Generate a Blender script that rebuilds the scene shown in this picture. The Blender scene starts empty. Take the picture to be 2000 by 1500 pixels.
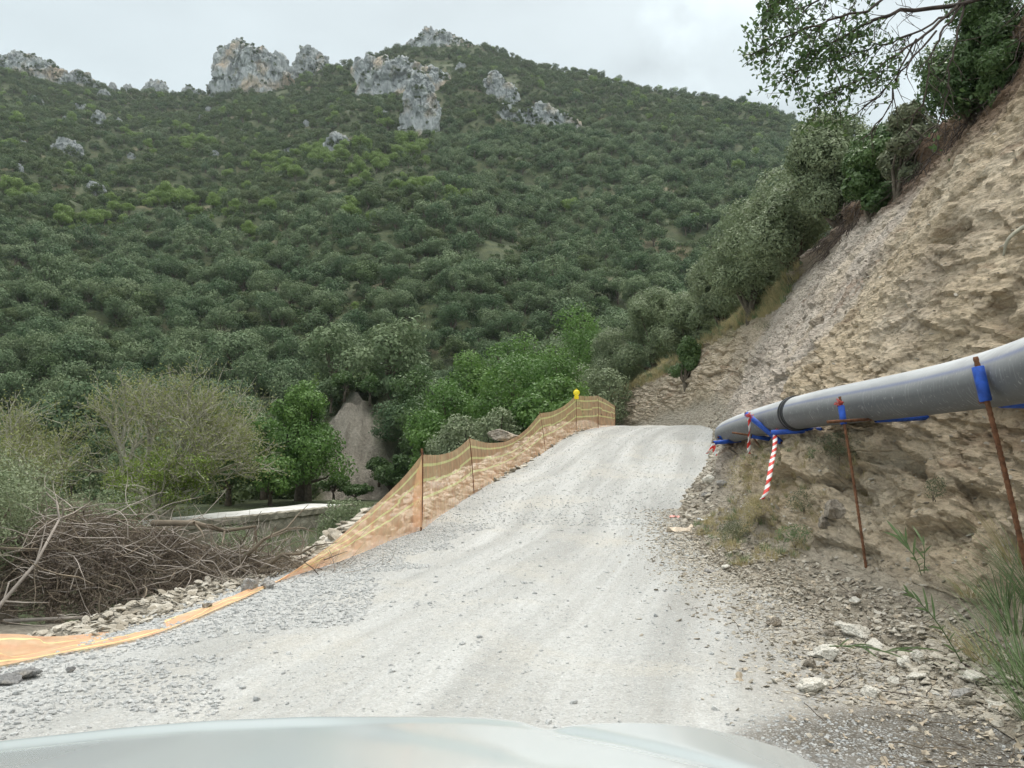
import bpy, math, random
import numpy as np
from math import radians as R, pi
from mathutils import Vector, Matrix, Euler

scene = bpy.context.scene
COL = scene.collection

# ------------------------------------------------------------------ camera
F = 1511.0                       # focal length in pixels of the 2000 px wide photograph
PITCH = math.atan(120 / F)
CAM = Vector((0, 0, 1.55))
cam_d = bpy.data.cameras.new('camera')
cam_d.lens = 36 * F / 2000
cam_d.sensor_width = 36
cam_d.clip_start = 0.05
cam_d.clip_end = 6000
cam = bpy.data.objects.new('camera', cam_d)
COL.objects.link(cam)
cam.location = CAM
cam.rotation_euler = (pi / 2 + PITCH, 0, 0)
scene.camera = cam

# ------------------------------------------------------------------ light
SUN_EL, SUN_AZ = R(58), R(20)          # azimuth measured from +Y towards +X
world = bpy.data.worlds.new('World')
scene.world = world
world.use_nodes = True
def build_world():
    nt = world.node_tree; nt.nodes.clear(); N = nt.nodes.new; L = nt.links.new
    out = N('ShaderNodeOutputWorld'); bg = N('ShaderNodeBackground')
    sky = N('ShaderNodeTexSky'); sky.sky_type = 'NISHITA'; sky.sun_disc = False
    sky.sun_elevation = SUN_EL; sky.sun_rotation = SUN_AZ; sky.dust_density = 3.0
    tc = N('ShaderNodeTexCoord'); sep = N('ShaderNodeSeparateXYZ')
    L(tc.outputs['Generated'], sep.inputs[0])
    # overcast layer: brighter towards the zenith
    zr = N('ShaderNodeValToRGB')
    e = zr.color_ramp.elements
    e[0].position = 0.0; e[0].color = (6.5/12, 7.3/12, 7.5/12, 1)
    e[1].position = .95; e[1].color = (2.35, 2.3, 2.22, 1)
    k = zr.color_ramp.elements.new(0.28); k.color = (6.1/12, 6.95/12, 7.2/12, 1)
    k = zr.color_ramp.elements.new(0.52); k.color = (6.6/12, 7.4/12, 7.65/12, 1)
    L(sep.outputs['Z'], zr.inputs[0])
    n1 = N('ShaderNodeTexNoise'); n1.inputs['Scale'].default_value = 2.6; n1.inputs['Detail'].default_value = 7
    n1.inputs['Roughness'].default_value = 0.5
    mp = N('ShaderNodeMapping'); mp.inputs['Scale'].default_value = (1, 1, 2.6)
    L(tc.outputs['Generated'], mp.inputs[0]); L(mp.outputs[0], n1.inputs['Vector'])
    mr = N('ShaderNodeMapRange'); mr.inputs['From Min'].default_value = .3; mr.inputs['From Max'].default_value = .7
    mr.inputs['To Min'].default_value = .84 * 12; mr.inputs['To Max'].default_value = 1.08 * 12
    L(n1.outputs[0], mr.inputs['Value'])
    mul = N('ShaderNodeVectorMath'); mul.operation = 'SCALE'
    L(zr.outputs[0], mul.inputs[0]); L(mr.outputs[0], mul.inputs['Scale'])
    cur = mul.outputs[0]
    # individual clouds low on the right: a soft blob round a direction, broken up by noise
    def blob(px, py, rad, gain, scale, soft):
        nonlocal cur
        v = px_dir(px, py)
        dist = N('ShaderNodeVectorMath'); dist.operation = 'DISTANCE'
        L(tc.outputs['Generated'], dist.inputs[0]); dist.inputs[1].default_value = v
        nn = N('ShaderNodeTexNoise'); nn.inputs['Scale'].default_value = scale; nn.inputs['Detail'].default_value = 6
        L(tc.outputs['Generated'], nn.inputs['Vector'])
        ad = N('ShaderNodeMath'); ad.operation = 'MULTIPLY_ADD'; ad.inputs[1].default_value = rad * 1.6
        L(nn.outputs[0], ad.inputs[0]); L(dist.outputs['Value'], ad.inputs[2])
        m = N('ShaderNodeMapRange'); m.interpolation_type = 'SMOOTHSTEP'
        m.inputs['From Min'].default_value = rad * 1.8 * (1 - soft) ; m.inputs['From Max'].default_value = rad * 1.8
        m.inputs['To Min'].default_value = gain; m.inputs['To Max'].default_value = 1.0
        L(ad.outputs[0], m.inputs['Value'])
        s = N('ShaderNodeVectorMath'); s.operation = 'SCALE'
        L(cur, s.inputs[0]); L(m.outputs[0], s.inputs['Scale']); cur = s.outputs[0]
    blob(1430, 100, .12, 1.25, 12, .25)
    blob(1262, 122, .06, .74, 14, .75)
    blob(1440, 160, .11, .74, 8, .4)
    blob(1330, 140, .05, .86, 12, .5)
    blob(1650, 200, .10, .86, 9, .5)
    blob(300, 120, .3, .95, 3, .8)
    mix = N('ShaderNodeMix'); mix.data_type = 'RGBA'; mix.inputs['Factor'].default_value = .9
    L(sky.outputs[0], mix.inputs[6]); L(cur, mix.inputs[7])
    L(mix.outputs[2], bg.inputs[0]); bg.inputs[1].default_value = 0.105
    L(bg.outputs[0], out.inputs[0])
def px_dir(px, py):
    u = (px - 1000) / F; v = (750 - py) / F
    c, s = math.cos(PITCH), math.sin(PITCH)
    return Vector((u, c - v * s, v * c + s)).normalized()
build_world()
sun_d = bpy.data.lights.new('sun', 'SUN'); sun_d.energy = 1.5; sun_d.angle = R(14); sun_d.color = (1, .965, .9)
sun = bpy.data.objects.new('sun', sun_d); COL.objects.link(sun)
sv = Vector((math.sin(SUN_AZ) * math.cos(SUN_EL), math.cos(SUN_AZ) * math.cos(SUN_EL), math.sin(SUN_EL)))
sun.rotation_euler = sv.to_track_quat('Z', 'Y').to_euler()
scene.view_settings.view_transform = 'Standard'
scene.view_settings.look = 'None'
scene.view_settings.gamma = 1
scene.view_settings.exposure = 0.28
scene.render.engine = 'CYCLES'
scene.cycles.use_denoising = True
scene.cycles.max_bounces = 8
scene.cycles.transparent_max_bounces = 12
scene.cycles.volume_bounces = 0

# ------------------------------------------------------------------ helpers
RNG = np.random.default_rng(7)
def P(px, py, d):
    """point seen at photo pixel (px,py), d metres ahead of the camera"""
    v = px_dir(px, py); return CAM + v * (d / v.y)
def te_of(px, py):
    v = px_dir(px, py); return v.x / v.y, v.z / v.y
def lerp_tab(x, xs, ys): return np.interp(x, xs, ys)
def smooth(a, b, x):
    t = np.clip((x - a) / (b - a), 0, 1); return t * t * (3 - 2 * t)

def _h(ix, iy, iz, s):
    n = (ix.astype(np.int64) * 374761393 + iy.astype(np.int64) * 668265263 + iz.astype(np.int64) * 2147483647 % 4294967291 + s * 1274126177) & 0xffffffff
    n = ((n ^ (n >> 13)) * 1274126177) & 0xffffffff
    n = ((n ^ (n >> 16)) * 2246822519) & 0xffffffff
    return (n ^ (n >> 15)) & 0xffffffff
def perlin(p, seed=0):
    p = np.asarray(p, float); i = np.floor(p).astype(np.int64); f = p - i
    u = f * f * f * (f * (f * 6 - 15) + 10)
    res = 0
    for dx in (0, 1):
        for dy in (0, 1):
            for dz in (0, 1):
                h = _h(i[:, 0] + dx, i[:, 1] + dy, i[:, 2] + dz, seed)
                gx = (h & 1023) / 511.5 - 1; gy = ((h >> 10) & 1023) / 511.5 - 1; gz = ((h >> 20) & 1023) / 511.5 - 1
                d = gx * (f[:, 0] - dx) + gy * (f[:, 1] - dy) + gz * (f[:, 2] - dz)
                w = (u[:, 0] if dx else 1 - u[:, 0]) * (u[:, 1] if dy else 1 - u[:, 1]) * (u[:, 2] if dz else 1 - u[:, 2])
                res = res + w * d
    return res * 1.2
def fbm(p, oct=4, seed=0, gain=.5, lac=2.03):
    a = 1; r = 0; p = np.asarray(p, float)
    for k in range(oct):
        r = r + a * perlin(p, seed + k * 17); p = p * lac; a *= gain
    return r
def ridged(p, oct=4, seed=0):
    a = 1; r = 0; p = np.asarray(p, float)
    for k in range(oct):
        r = r + a * (1 - np.abs(perlin(p, seed + k * 13)) * 2); p = p * 2.07; a *= .5
    return r / 2
def worley(p, seed=0):
    p = np.asarray(p, float); i = np.floor(p).astype(np.int64); f = p - i
    f1 = np.full(len(p), 9.); f2 = f1.copy(); cid = np.zeros(len(p)); rel = np.zeros((len(p), 3))
    for dx in (-1, 0, 1):
        for dy in (-1, 0, 1):
            for dz in (-1, 0, 1):
                h = _h(i[:, 0] + dx, i[:, 1] + dy, i[:, 2] + dz, seed)
                q = np.stack([dx + (h & 1023) / 1023 - f[:, 0], dy + ((h >> 10) & 1023) / 1023 - f[:, 1], dz + ((h >> 20) & 1023) / 1023 - f[:, 2]], 1)
                d = np.sqrt((q * q).sum(1))
                m = d < f1
                f2 = np.where(m, f1, np.minimum(f2, d)); cid = np.where(m, (_h(i[:, 0] + dx, i[:, 1] + dy, i[:, 2] + dz, seed + 5) & 0xffff) / 65535., cid)
                rel[m] = q[m]; f1 = np.where(m, d, f1)
    return f1, f2, cid, rel

def mesh_np(name, verts, faces, mats=(), smooth_=False, attrs=None, uv=None, mat_idx=None):
    """faces: (N,3) or (N,4) array, or list of such arrays"""
    me = bpy.data.meshes.new(name)
    verts = np.asarray(verts, np.float32).reshape(-1, 3)
    if not isinstance(faces, (list, tuple)): faces = [faces]
    faces = [np.asarray(f, np.int32) for f in faces if len(f)]
    loops = np.concatenate([f.ravel() for f in faces]); sizes = np.concatenate([np.full(len(f), f.shape[1], np.int32) for f in faces])
    starts = np.concatenate([[0], np.cumsum(sizes)[:-1]]).astype(np.int32)
    me.vertices.add(len(verts)); me.vertices.foreach_set('co', verts.ravel())
    me.loops.add(len(loops)); me.loops.foreach_set('vertex_index', loops)
    me.polygons.add(len(sizes)); me.polygons.foreach_set('loop_start', starts)
    me.update(calc_edges=True)
    me.polygons.foreach_set('use_smooth', np.full(len(sizes), smooth_, bool))
    if mat_idx is not None: me.polygons.foreach_set('material_index', np.asarray(mat_idx, np.int32))
    for m in mats: me.materials.append(m)
    for k, a in (attrs or {}).items():
        at = me.attributes.new(k, 'FLOAT', 'POINT'); at.data.foreach_set('value', np.asarray(a, np.float32))
    if uv is not None:
        ul = me.uv_layers.new(name='UVMap'); ul.data.foreach_set('uv', np.asarray(uv, np.float32)[loops].ravel())
    me.validate()
    return me
class MB:
    """collects pieces for ONE mesh"""
    def __init__(s): s.v = []; s.f3 = []; s.f4 = []; s.n = 0
    def add(s, v, f):
        v = np.asarray(v, float).reshape(-1, 3); f = np.asarray(f, int)
        s.v.append(v)
        (s.f3 if f.shape[1] == 3 else s.f4).append(f + s.n); s.n += len(v)
    def tube(s, pts, rad, n=6, cap=True):
        pts = np.asarray([tuple(p) for p in pts], float); m = len(pts)
        rad = np.broadcast_to(np.asarray(rad, float), (m,))
        t = np.gradient(pts, axis=0); t /= (np.linalg.norm(t, axis=1)[:, None] + 1e-9)
        up = np.array([0, 0, 1.]) if abs(t[0, 2]) < .9 else np.array([1., 0, 0])
        a = np.cross(t, up); a /= (np.linalg.norm(a, axis=1)[:, None] + 1e-9)
        for k in range(1, m):                               # keep the frame from flipping
            q = a[k - 1] - t[k] * np.dot(a[k - 1], t[k]); l = np.linalg.norm(q)
            if l > 1e-6: a[k] = q / l
        b = np.cross(t, a)
        th = np.arange(n) * 2 * pi / n
        ring = pts[:, None, :] + rad[:, None, None] * (np.cos(th)[None, :, None] * a[:, None, :] + np.sin(th)[None, :, None] * b[:, None, :])
        v = ring.reshape(-1, 3)
        i = np.arange(m - 1)[:, None] * n; j = np.arange(n)[None, :]; j2 = (j + 1) % n
        f = np.stack([i + j, i + j2, i + n + j2, i + n + j], -1).reshape(-1, 4)
        base = s.n
        s.add(v, f)
        if cap:
            c = s.n; s.v.append(pts[[0, -1]]); s.n += 2
            fa = [[c, base + (k + 1) % n, base + k] for k in range(n)] + [[c + 1, base + (m - 1) * n + k, base + (m - 1) * n + (k + 1) % n] for k in range(n)]
            s.f3.append(np.array(fa))
    def box(s, c, size, rot=None):
        q = np.array([[x, y, z] for x in (-.5, .5) for y in (-.5, .5) for z in (-.5, .5)]) * np.asarray(size, float)
        if rot is not None: q = q @ np.array(rot.to_matrix()).T
        s.add(q + np.asarray(tuple(c)), [[0, 1, 3, 2], [4, 6, 7, 5], [0, 4, 5, 1], [2, 3, 7, 6], [0, 2, 6, 4], [1, 5, 7, 3]])
    def mesh(s, name, mats, smooth_=False, **k):
        f = []
        if s.f4: f.append(np.concatenate(s.f4))
        if s.f3: f.append(np.concatenate(s.f3))
        return mesh_np(name, np.concatenate(s.v), f, mats, smooth_, **k)

def link(name, me, parent=None, label=None, cat=None, group=None, kind=None, loc=None):
    o = bpy.data.objects.new(name, me); COL.objects.link(o)
    if parent is not None: o.parent = parent
    if loc is not None: o.location = loc
    tag(o, label, cat, group, kind); return o
def tag(o, label=None, cat=None, group=None, kind=None):
    if label: o['label'] = label
    if cat: o['category'] = cat
    if group: o['group'] = group
    if kind: o['kind'] = kind
def empty(name, label, cat, loc=(0, 0, 0), rz=0, group=None, scale=1):
    o = bpy.data.objects.new(name, None); COL.objects.link(o)
    o.empty_display_size = .3; o.location = loc; o.rotation_euler = (0, 0, rz); o.scale = (scale,) * 3
    tag(o, label, cat, group); return o
def bev(o, w=.01, seg=2):
    m = o.modifiers.new('bevel', 'BEVEL'); m.width = w; m.segments = seg; m.limit_method = 'ANGLE'; return o

# scatter: one object made of points that carries copies through geometry nodes (only used for uncountable stuff)
def scatter(name, label, cat, pts, rot, scl, idx, sources):
    col = bpy.data.collections.new(name + '_sources')
    for k, me in enumerate(sources):
        o = bpy.data.objects.new('%s_source_%02d' % (name, k), me); col.objects.link(o)
    me = bpy.data.meshes.new(name)
    n = len(pts); me.vertices.add(n); me.vertices.foreach_set('co', np.asarray(pts, np.float32).ravel())
    a = me.attributes.new('rot', 'FLOAT_VECTOR', 'POINT'); a.data.foreach_set('vector', np.asarray(rot, np.float32).ravel())
    scl = np.asarray(scl, np.float32); scl = np.repeat(scl[:, None], 3, 1) if scl.ndim == 1 else scl
    a = me.attributes.new('scl', 'FLOAT_VECTOR', 'POINT'); a.data.foreach_set('vector', scl.ravel())
    a = me.attributes.new('idx', 'INT', 'POINT'); a.data.foreach_set('value', np.asarray(idx, np.int32))
    ng = bpy.data.node_groups.new(name, 'GeometryNodeTree')
    ng.interface.new_socket('Geometry', in_out='INPUT', socket_type='NodeSocketGeometry')
    ng.interface.new_socket('Geometry', in_out='OUTPUT', socket_type='NodeSocketGeometry')
    N = ng.nodes.new; L = ng.links.new
    gi = N('NodeGroupInput'); go = N('NodeGroupOutput'); ip = N('GeometryNodeInstanceOnPoints'); ci = N('GeometryNodeCollectionInfo')
    ci.inputs['Collection'].default_value = col; ci.inputs['Separate Children'].default_value = True; ci.inputs['Reset Children'].default_value = True
    def att(nm, ty):
        q = N('GeometryNodeInputNamedAttribute'); q.data_type = ty; q.inputs['Name'].default_value = nm
        return q.outputs['Attribute']
    L(gi.outputs[0], ip.inputs['Points']); L(ci.outputs[0], ip.inputs['Instance']); ip.inputs['Pick Instance'].default_value = True
    L(att('idx', 'INT'), ip.inputs['Instance Index']); L(att('rot', 'FLOAT_VECTOR'), ip.inputs['Rotation']); L(att('scl', 'FLOAT_VECTOR'), ip.inputs['Scale'])
    L(ip.outputs[0], go.inputs[0])
    o = link(name, me, None, label, cat, None, 'stuff')
    md = o.modifiers.new('scatter', 'NODES'); md.node_group = ng
    return o

# ------------------------------------------------------------------ materials
class NB:
    def __init__(s, name):
        s.m = bpy.data.materials.new(name); s.m.use_nodes = True; s.nt = s.m.node_tree; s.nt.nodes.clear()
        s.out = s.N('ShaderNodeOutputMaterial'); s.b = s.N('ShaderNodeBsdfPrincipled'); s.L(s.b.outputs[0], s.out.inputs[0])
        s.b.inputs['Roughness'].default_value = .9; s.b.inputs['Specular IOR Level'].default_value = .3
    def N(s, t): return s.nt.nodes.new(t)
    def L(s, a, b): s.nt.links.new(a, b)
    def coord(s, kind='Object', scale=(1, 1, 1), rot=(0, 0, 0)):
        tc = s.N('ShaderNodeTexCoord'); mp = s.N('ShaderNodeMapping'); mp.inputs['Scale'].default_value = scale; mp.inputs['Rotation'].default_value = rot
        s.L(tc.outputs[kind], mp.inputs[0]); return mp.outputs[0]
    def noise(s, scale, vec=None, detail=6, rough=.55, dist=0):
        n = s.N('ShaderNodeTexNoise'); n.inputs['Scale'].default_value = scale; n.inputs['Detail'].default_value = detail
        n.inputs['Roughness'].default_value = rough; n.inputs['Distortion'].default_value = dist
        s.L(vec if vec is not None else s.coord(), n.inputs['Vector']); return n.outputs[0]
    def voro(s, scale, vec=None, feature='F1', out=0, rand=1):
        n = s.N('ShaderNodeTexVoronoi'); n.feature = feature; n.inputs['Scale'].default_value = scale; n.inputs['Randomness'].default_value = rand
        s.L(vec if vec is not None else s.coord(), n.inputs['Vector']); return n.outputs[out]
    def rng(s, v, a, b, c=0., d=1., clamp=True):
        m = s.N('ShaderNodeMapRange'); m.clamp = clamp
        for k, x in zip(('From Min', 'From Max', 'To Min', 'To Max'), (a, b, c, d)): m.inputs[k].default_value = x
        s.L(v, m.inputs['Value']); return m.outputs[0]
    def math(s, op, a, b=None):
        m = s.N('ShaderNodeMath'); m.operation = op
        for k, x in ((0, a), (1, b)):
            if x is None: continue
            if isinstance(x, (int, float)): m.inputs[k].default_value = x
            else: s.L(x, m.inputs[k])
        return m.outputs[0]
    def mix(s, f, a, b, mode='MIX'):
        m = s.N('ShaderNodeMix'); m.data_type = 'RGBA'; m.blend_type = mode
        for k, x in ((0, f), (6, a), (7, b)):
            if isinstance(x, (int, float)): m.inputs[k].default_value = x
            elif isinstance(x, tuple): m.inputs[k].default_value = (*x, 1)
            else: s.L(x, m.inputs[k])
        return m.outputs[2]
    def attr(s, name):
        a = s.N('ShaderNodeAttribute'); a.attribute_name = name; return a.outputs['Fac']
    def rand(s): return s.N('ShaderNodeObjectInfo').outputs['Random']
    def col(s, c): 
        if isinstance(c, tuple): s.b.inputs['Base Color'].default_value = (*c, 1)
        else: s.L(c, s.b.inputs['Base Color'])
    def rough(s, v):
        if isinstance(v, (int, float)): s.b.inputs['Roughness'].default_value = v
        else: s.L(v, s.b.inputs['Roughness'])
    def bump(s, h, strength=.5, dist=.05):
        b = s.N('ShaderNodeBump'); b.inputs['Strength'].default_value = strength; b.inputs['Distance'].default_value = dist
        s.L(h, b.inputs['Height']); s.L(b.outputs[0], s.b.inputs['Normal'])

def mat_leaf(name, c1, c2, c3, trans=.25, rough=.5, hue=.5):
    """c1..c3: colours mixed per leaf and per plant"""
    q = NB(name)
    a = q.mix(q.attr('cv'), c1, c2)
    a = q.mix(q.rng(q.rand(), .0, 1., 0., hue), a, c3)
    n = q.noise(.9, q.coord('Object'), 3)
    a = q.mix(q.rng(n, .35, .65, 0, .35), a, c2)
    q.col(a); q.rough(rough)
    t = q.N('ShaderNodeBsdfTranslucent'); ms = q.N('ShaderNodeMixShader'); ms.inputs[0].default_value = trans
    q.L(a, t.inputs[0]); q.L(q.b.outputs[0], ms.inputs[1]); q.L(t.outputs[0], ms.inputs[2]); q.L(ms.outputs[0], q.out.inputs[0])
    return q.m
M = {}
M['olive'] = mat_leaf('olive_leaves', (.12, .165, .08), (.29, .335, .20), (.16, .21, .10), .15, .55)
M['olive_far'] = mat_leaf('olive_leaves_hillside', (.08, .13, .055), (.225, .28, .15), (.045, .095, .038), .12, .75, 1.)
M['oak_far'] = mat_leaf('maquis_leaves', (.038, .078, .032), (.11, .165, .06), (.10, .125, .05), .15, .75, .9)
M['green_far'] = mat_leaf('bright_leaves', (.10, .18, .035), (.22, .31, .08), (.14, .22, .05), .3, .6, .6)
M['green'] = mat_leaf('fresh_leaves', (.065, .145, .034), (.150, .255, .062), (.095, .19, .042), .3, .5, .4)
M['oak'] = mat_leaf('oak_leaves', (.05, .10, .035), (.12, .19, .065), (.08, .135, .045), .25, .45, .3)
M['young'] = mat_leaf('young_leaves', (.16, .19, .065), (.27, .29, .11), (.20, .24, .08), .3, .6, .3)
M['ivy'] = mat_leaf('climber_leaves', (.13, .20, .04), (.22, .29, .06), (.16, .23, .05), .3, .6, .2)
M['dry_leaf'] = mat_leaf('dead_leaves', (.13, .10, .08), (.22, .18, .145), (.17, .13, .10), .15, .7, .2)
M['grass'] = mat_leaf('grass_blades', (.10, .17, .07), (.20, .27, .13), (.15, .21, .10), .25, .5, .3)
M['dry_grass'] = mat_leaf('dry_grass_blades', (.36, .30, .15), (.48, .41, .24), (.30, .29, .14), .25, .7, .5)
M['heath'] = mat_leaf('grey_heath_leaves', (.12, .14, .08), (.20, .22, .13), (.15, .17, .10), .15, .7, .4)
M['litter'] = mat_leaf('fallen_leaves', (.40, .33, .24), (.62, .56, .45), (.32, .25, .18), .1, .7, .6)

def mat_simple(name, c, rough=.8, var=.25, scale=8, bump=.0, metal=0):
    q = NB(name); n = q.noise(scale)
    q.col(q.mix(q.rng(n, .3, .7), tuple(x * (1 - var) for x in c), tuple(min(1, x * (1 + var)) for x in c))); q.rough(rough)
    q.b.inputs['Metallic'].default_value = metal
    if bump: q.bump(q.noise(scale * 4), bump, .02)
    return q.m
M['bark'] = mat_simple('bark', (.12, .10, .075), .95, .4, 6, .5)
M['bark_pale'] = mat_simple('pale_bark', (.36, .345, .27), .9, .3, 5, .4)
M['twig'] = mat_simple('dead_wood', (.175, .145, .108), .95, .45, 3)
M['twig_grey'] = mat_simple('bleached_wood', (.36, .32, .28), .95, .35, 3)
M['root'] = mat_simple('root_wood', (.07, .055, .045), .95, .4, 5)

def mat_rock(name, base, light, stain, scale=1., rot=(0, 0, 0), bump=.6, bd=.08, vstretch=.35, stain_amt=(.55, .72)):
    q = NB(name)
    v = q.coord('Object', (1, 1, vstretch), rot)
    n1 = q.noise(.9 * scale, v, 8, .62, .6); n2 = q.noise(5 * scale, v, 6, .65); n3 = q.noise(.33 * scale, None, 4)
    c = q.mix(q.rng(n1, .36, .66), base, light)
    c = q.mix(q.rng(n3, *stain_amt), c, stain)
    crack = q.voro(2.2 * scale, v, 'DISTANCE_TO_EDGE')
    c = q.mix(q.rng(crack, 0, .06, .35, 0), c, tuple(x * .5 for x in base))
    c = q.mix(q.rng(n2, .3, .7, .35, 0), c, tuple(x * .6 for x in base))
    q.col(c); q.rough(.95)
    h = q.math('ADD', q.math('MULTIPLY', n1, 1.2), q.math('MULTIPLY', n2, .6))
    h = q.math('ADD', h, q.rng(crack, 0, .12, 0, .5))
    q.bump(h, bump, bd / scale); return q.m
def mat_crag():
    q = NB('limestone_crag'); v = q.coord('Object', (1, 1, .35)); n1 = q.noise(.13, v, 9, .68, .4); n2 = q.noise(.9, v, 6, .7); n3 = q.noise(.06, None, 4, .5); n4 = q.noise(.3, q.coord('Object', (1, 1, .12)), 5, .6)
    c = q.mix(q.rng(n1, .36, .62), (.30, .32, .32), (.58, .60, .59)); c = q.mix(q.rng(n3, .50, .62, 0, .75), c, (.60, .45, .30))
    c = q.mix(q.rng(n4, .36, .5, .45, 0), c, (.22, .235, .24)); c = q.mix(q.rng(n2, .3, .55, .5, 0), c, (.20, .215, .21)); c = q.mix(q.rng(q.noise(.25, None, 4), .56, .64, 0, .6), c, (.12, .16, .09))
    q.col(c); q.rough(.95); q.bump(q.math('ADD', n1, q.math('MULTIPLY', n2, .5)), 1, 1.6); return q.m
M['crag'] = mat_crag()
M['boulder'] = mat_rock('boulder_stone', (.30, .29, .27), (.46, .44, .41), (.40, .34, .26), 2, bump=.6)

def mat_bank():
    q = NB('cut_rock')
    v = q.coord('Object', (1.1, .5, 1.6), (R(12), R(-25), 0))      # dipping strata
    iso = q.coord('Object')
    big = q.noise(.22, iso, 4, .5, .4); mid = q.noise(1.1, v, 9, .72, .3); fine = q.noise(7, v, 7, .7); grit = q.noise(38, iso, 4, .7)
    tan = q.mix(q.rng(mid, .34, .66), (.48, .375, .24), (.83, .70, .51))
    grey = q.mix(q.rng(mid, .36, .66), (.42, .375, .34), (.70, .65, .60))
    c = q.mix(q.attr('grey'), tan, grey)
    c = q.mix(q.rng(q.noise(.55, iso, 5, .6), .56, .72, 0, .75), c, (.76, .67, .52))     # dusty powder
    c = q.mix(q.rng(q.noise(.8, v, 5, .6, 1.), .6, .68, 0, .6), c, (.33, .20, .115))     # rusty seams
    c = q.mix(q.rng(fine, .28, .55, .6, 0), c, (.15, .125, .10))
    c = q.mix(q.rng(grit, .35, .65, .3, 0), c, (.18, .15, .12))
    c = q.mix(q.attr('soil'), c, q.mix(q.rng(fine, .3, .7), (.085, .052, .032), (.22, .145, .09)))
    c = q.mix(q.attr('scree'), c, q.mix(q.rng(fine, .3, .7), (.25, .225, .18), (.47, .43, .355)))
    c = q.mix(q.attr('grassy'), c, q.mix(q.rng(fine, .3, .7), (.12, .13, .06), (.30, .27, .15)))
    q.col(c); q.rough(.95)
    h = q.math('ADD', q.math('MULTIPLY', mid, 1.5), q.math('MULTIPLY', fine, .8)); h = q.math('ADD', h, q.math('MULTIPLY', grit, .25))
    h = q.math('ADD', h, q.rng(q.voro(2.2, v, 'DISTANCE_TO_EDGE'), 0, .05, 0, .18))
    h = q.math('ADD', h, q.math('MULTIPLY', q.voro(11, v, 'F1', 0), -.45))
    q.bump(h, 1, .13); return q.m
M['bank'] = mat_bank()

def mat_road():
    q = NB('gravel_road'); iso = q.coord('Object')
    uv = q.N('ShaderNodeUVMap').outputs[0]
    mp = q.N('ShaderNodeMapping'); mp.inputs['Scale'].default_value = (1, .07, 1); q.L(uv, mp.inputs[0]); tr = mp.outputs[0]
    tracks = q.noise(1.6, tr, 4, .55, .3); streak = q.noise(9, tr, 4, .6)
    dust = q.noise(.5, iso, 5, .6, .5); fine = q.noise(60, iso, 4, .75); med = q.noise(14, iso, 5, .65)
    c = q.mix(q.rng(tracks, .38, .62), (.35, .355, .34), (.54, .55, .535))
    c = q.mix(q.rng(streak, .4, .62, .35, 0), c, (.37, .36, .33))
    c = q.mix(q.rng(dust, .52, .68, 0, .7), c, (.52, .49, .42))
    c = q.mix(q.math('MULTIPLY', q.attr('damp'), .85), c, q.mix(q.rng(med, .35, .65), (.20, .165, .125), (.38, .335, .265))); c = q.mix(q.rng(q.attr('wet'), 0, .55), c, q.mix(q.rng(med, .35, .65), (.045, .036, .024), (.095, .078, .053)))
    peb = q.voro(36, iso); pc = q.voro(36, iso, 'F1', 1)
    sp = q.N('ShaderNodeSeparateColor'); q.L(pc, sp.inputs[0])
    c = q.mix(q.math('MULTIPLY', q.attr('loose'), .6), c, q.mix(sp.outputs[0], (.28, .29, .29), (.62, .63, .62)))
    c = q.mix(q.rng(q.voro(70, iso, 'F1', 0), .25, .5, .45, 0), c, q.mix(sp.outputs[1], (.24, .24, .23), (.74, .74, .72)))
    c = q.mix(q.rng(fine, .3, .6, .45, 0), c, (.22, .22, .20))
    c = q.mix(q.rng(med, .3, .5, .3, 0), c, (.28, .28, .26))
    q.col(c); q.rough(q.rng(q.attr('wet'), 0, 1, .92, .25))
    h = q.math('ADD', q.math('MULTIPLY', fine, .35), q.math('MULTIPLY', med, .6)); h = q.math('ADD', h, q.math('MULTIPLY', peb, -.7))
    q.bump(h, .8, .025); return q.m
M['road'] = mat_road()

def mat_ground():
    q = NB('hillside_soil'); iso = q.coord('Object')
    a = q.noise(.05, iso, 6, .6); b = q.noise(.5, iso, 6, .65); d = q.noise(6, iso, 5, .7)
    c = q.mix(q.rng(b, .38, .62), (.045, .068, .028), (.095, .115, .048))
    c = q.mix(q.rng(a, .56, .68, 0, .7), c, (.25, .20, .125))
    vs = q.coord('Object', (1, .6, .35)); bs = q.noise(.9, vs, 8, .7, .6); c = q.mix(q.attr('bare'), c, q.mix(q.rng(bs, .36, .64), (.20, .18, .145), (.40, .365, .30)))
    c = q.mix(q.rng(d, .3, .6, .5, 0), c, (.06, .055, .035))
    q.col(c); q.bump(q.math('ADD', q.math('ADD', b, d), q.math('MULTIPLY', bs, 1.2)), .9, .22); return q.m
M['ground'] = mat_ground()
def mat_scar():
    q = NB('landslide_earth'); v = q.coord('Object', (1, 1, .3)); b = q.noise(.6, v, 8, .65, .5); d = q.noise(4, None, 6, .7)
    c = q.mix(q.rng(b, .35, .65), (.27, .245, .205), (.50, .46, .40)); c = q.mix(q.rng(d, .3, .55, .5, 0), c, (.14, .12, .10))
    q.col(c); q.bump(q.math('ADD', b, d), .9, .3); return q.m
M['scar'] = mat_scar()
def mat_stone(name, a, b, w):
    q = NB(name); r = q.rand(); c = q.mix(r, a, b); c = q.mix(q.rng(q.math('FRACT', q.math('MULTIPLY', r, 7.3)), .8, 1., 0, .6), c, w)
    c = q.mix(q.rng(q.noise(6), .3, .6, .35, 0), c, tuple(x * .5 for x in a)); q.col(c); q.bump(q.noise(9), .5, .05); return q.m
M['gravel'] = mat_stone('gravel_stone', (.43, .44, .435), (.62, .63, .615), (.66, .65, .61))
M['slate'] = mat_stone('scree_stone', (.31, .275, .215), (.58, .54, .46), (.66, .63, .56))

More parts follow.
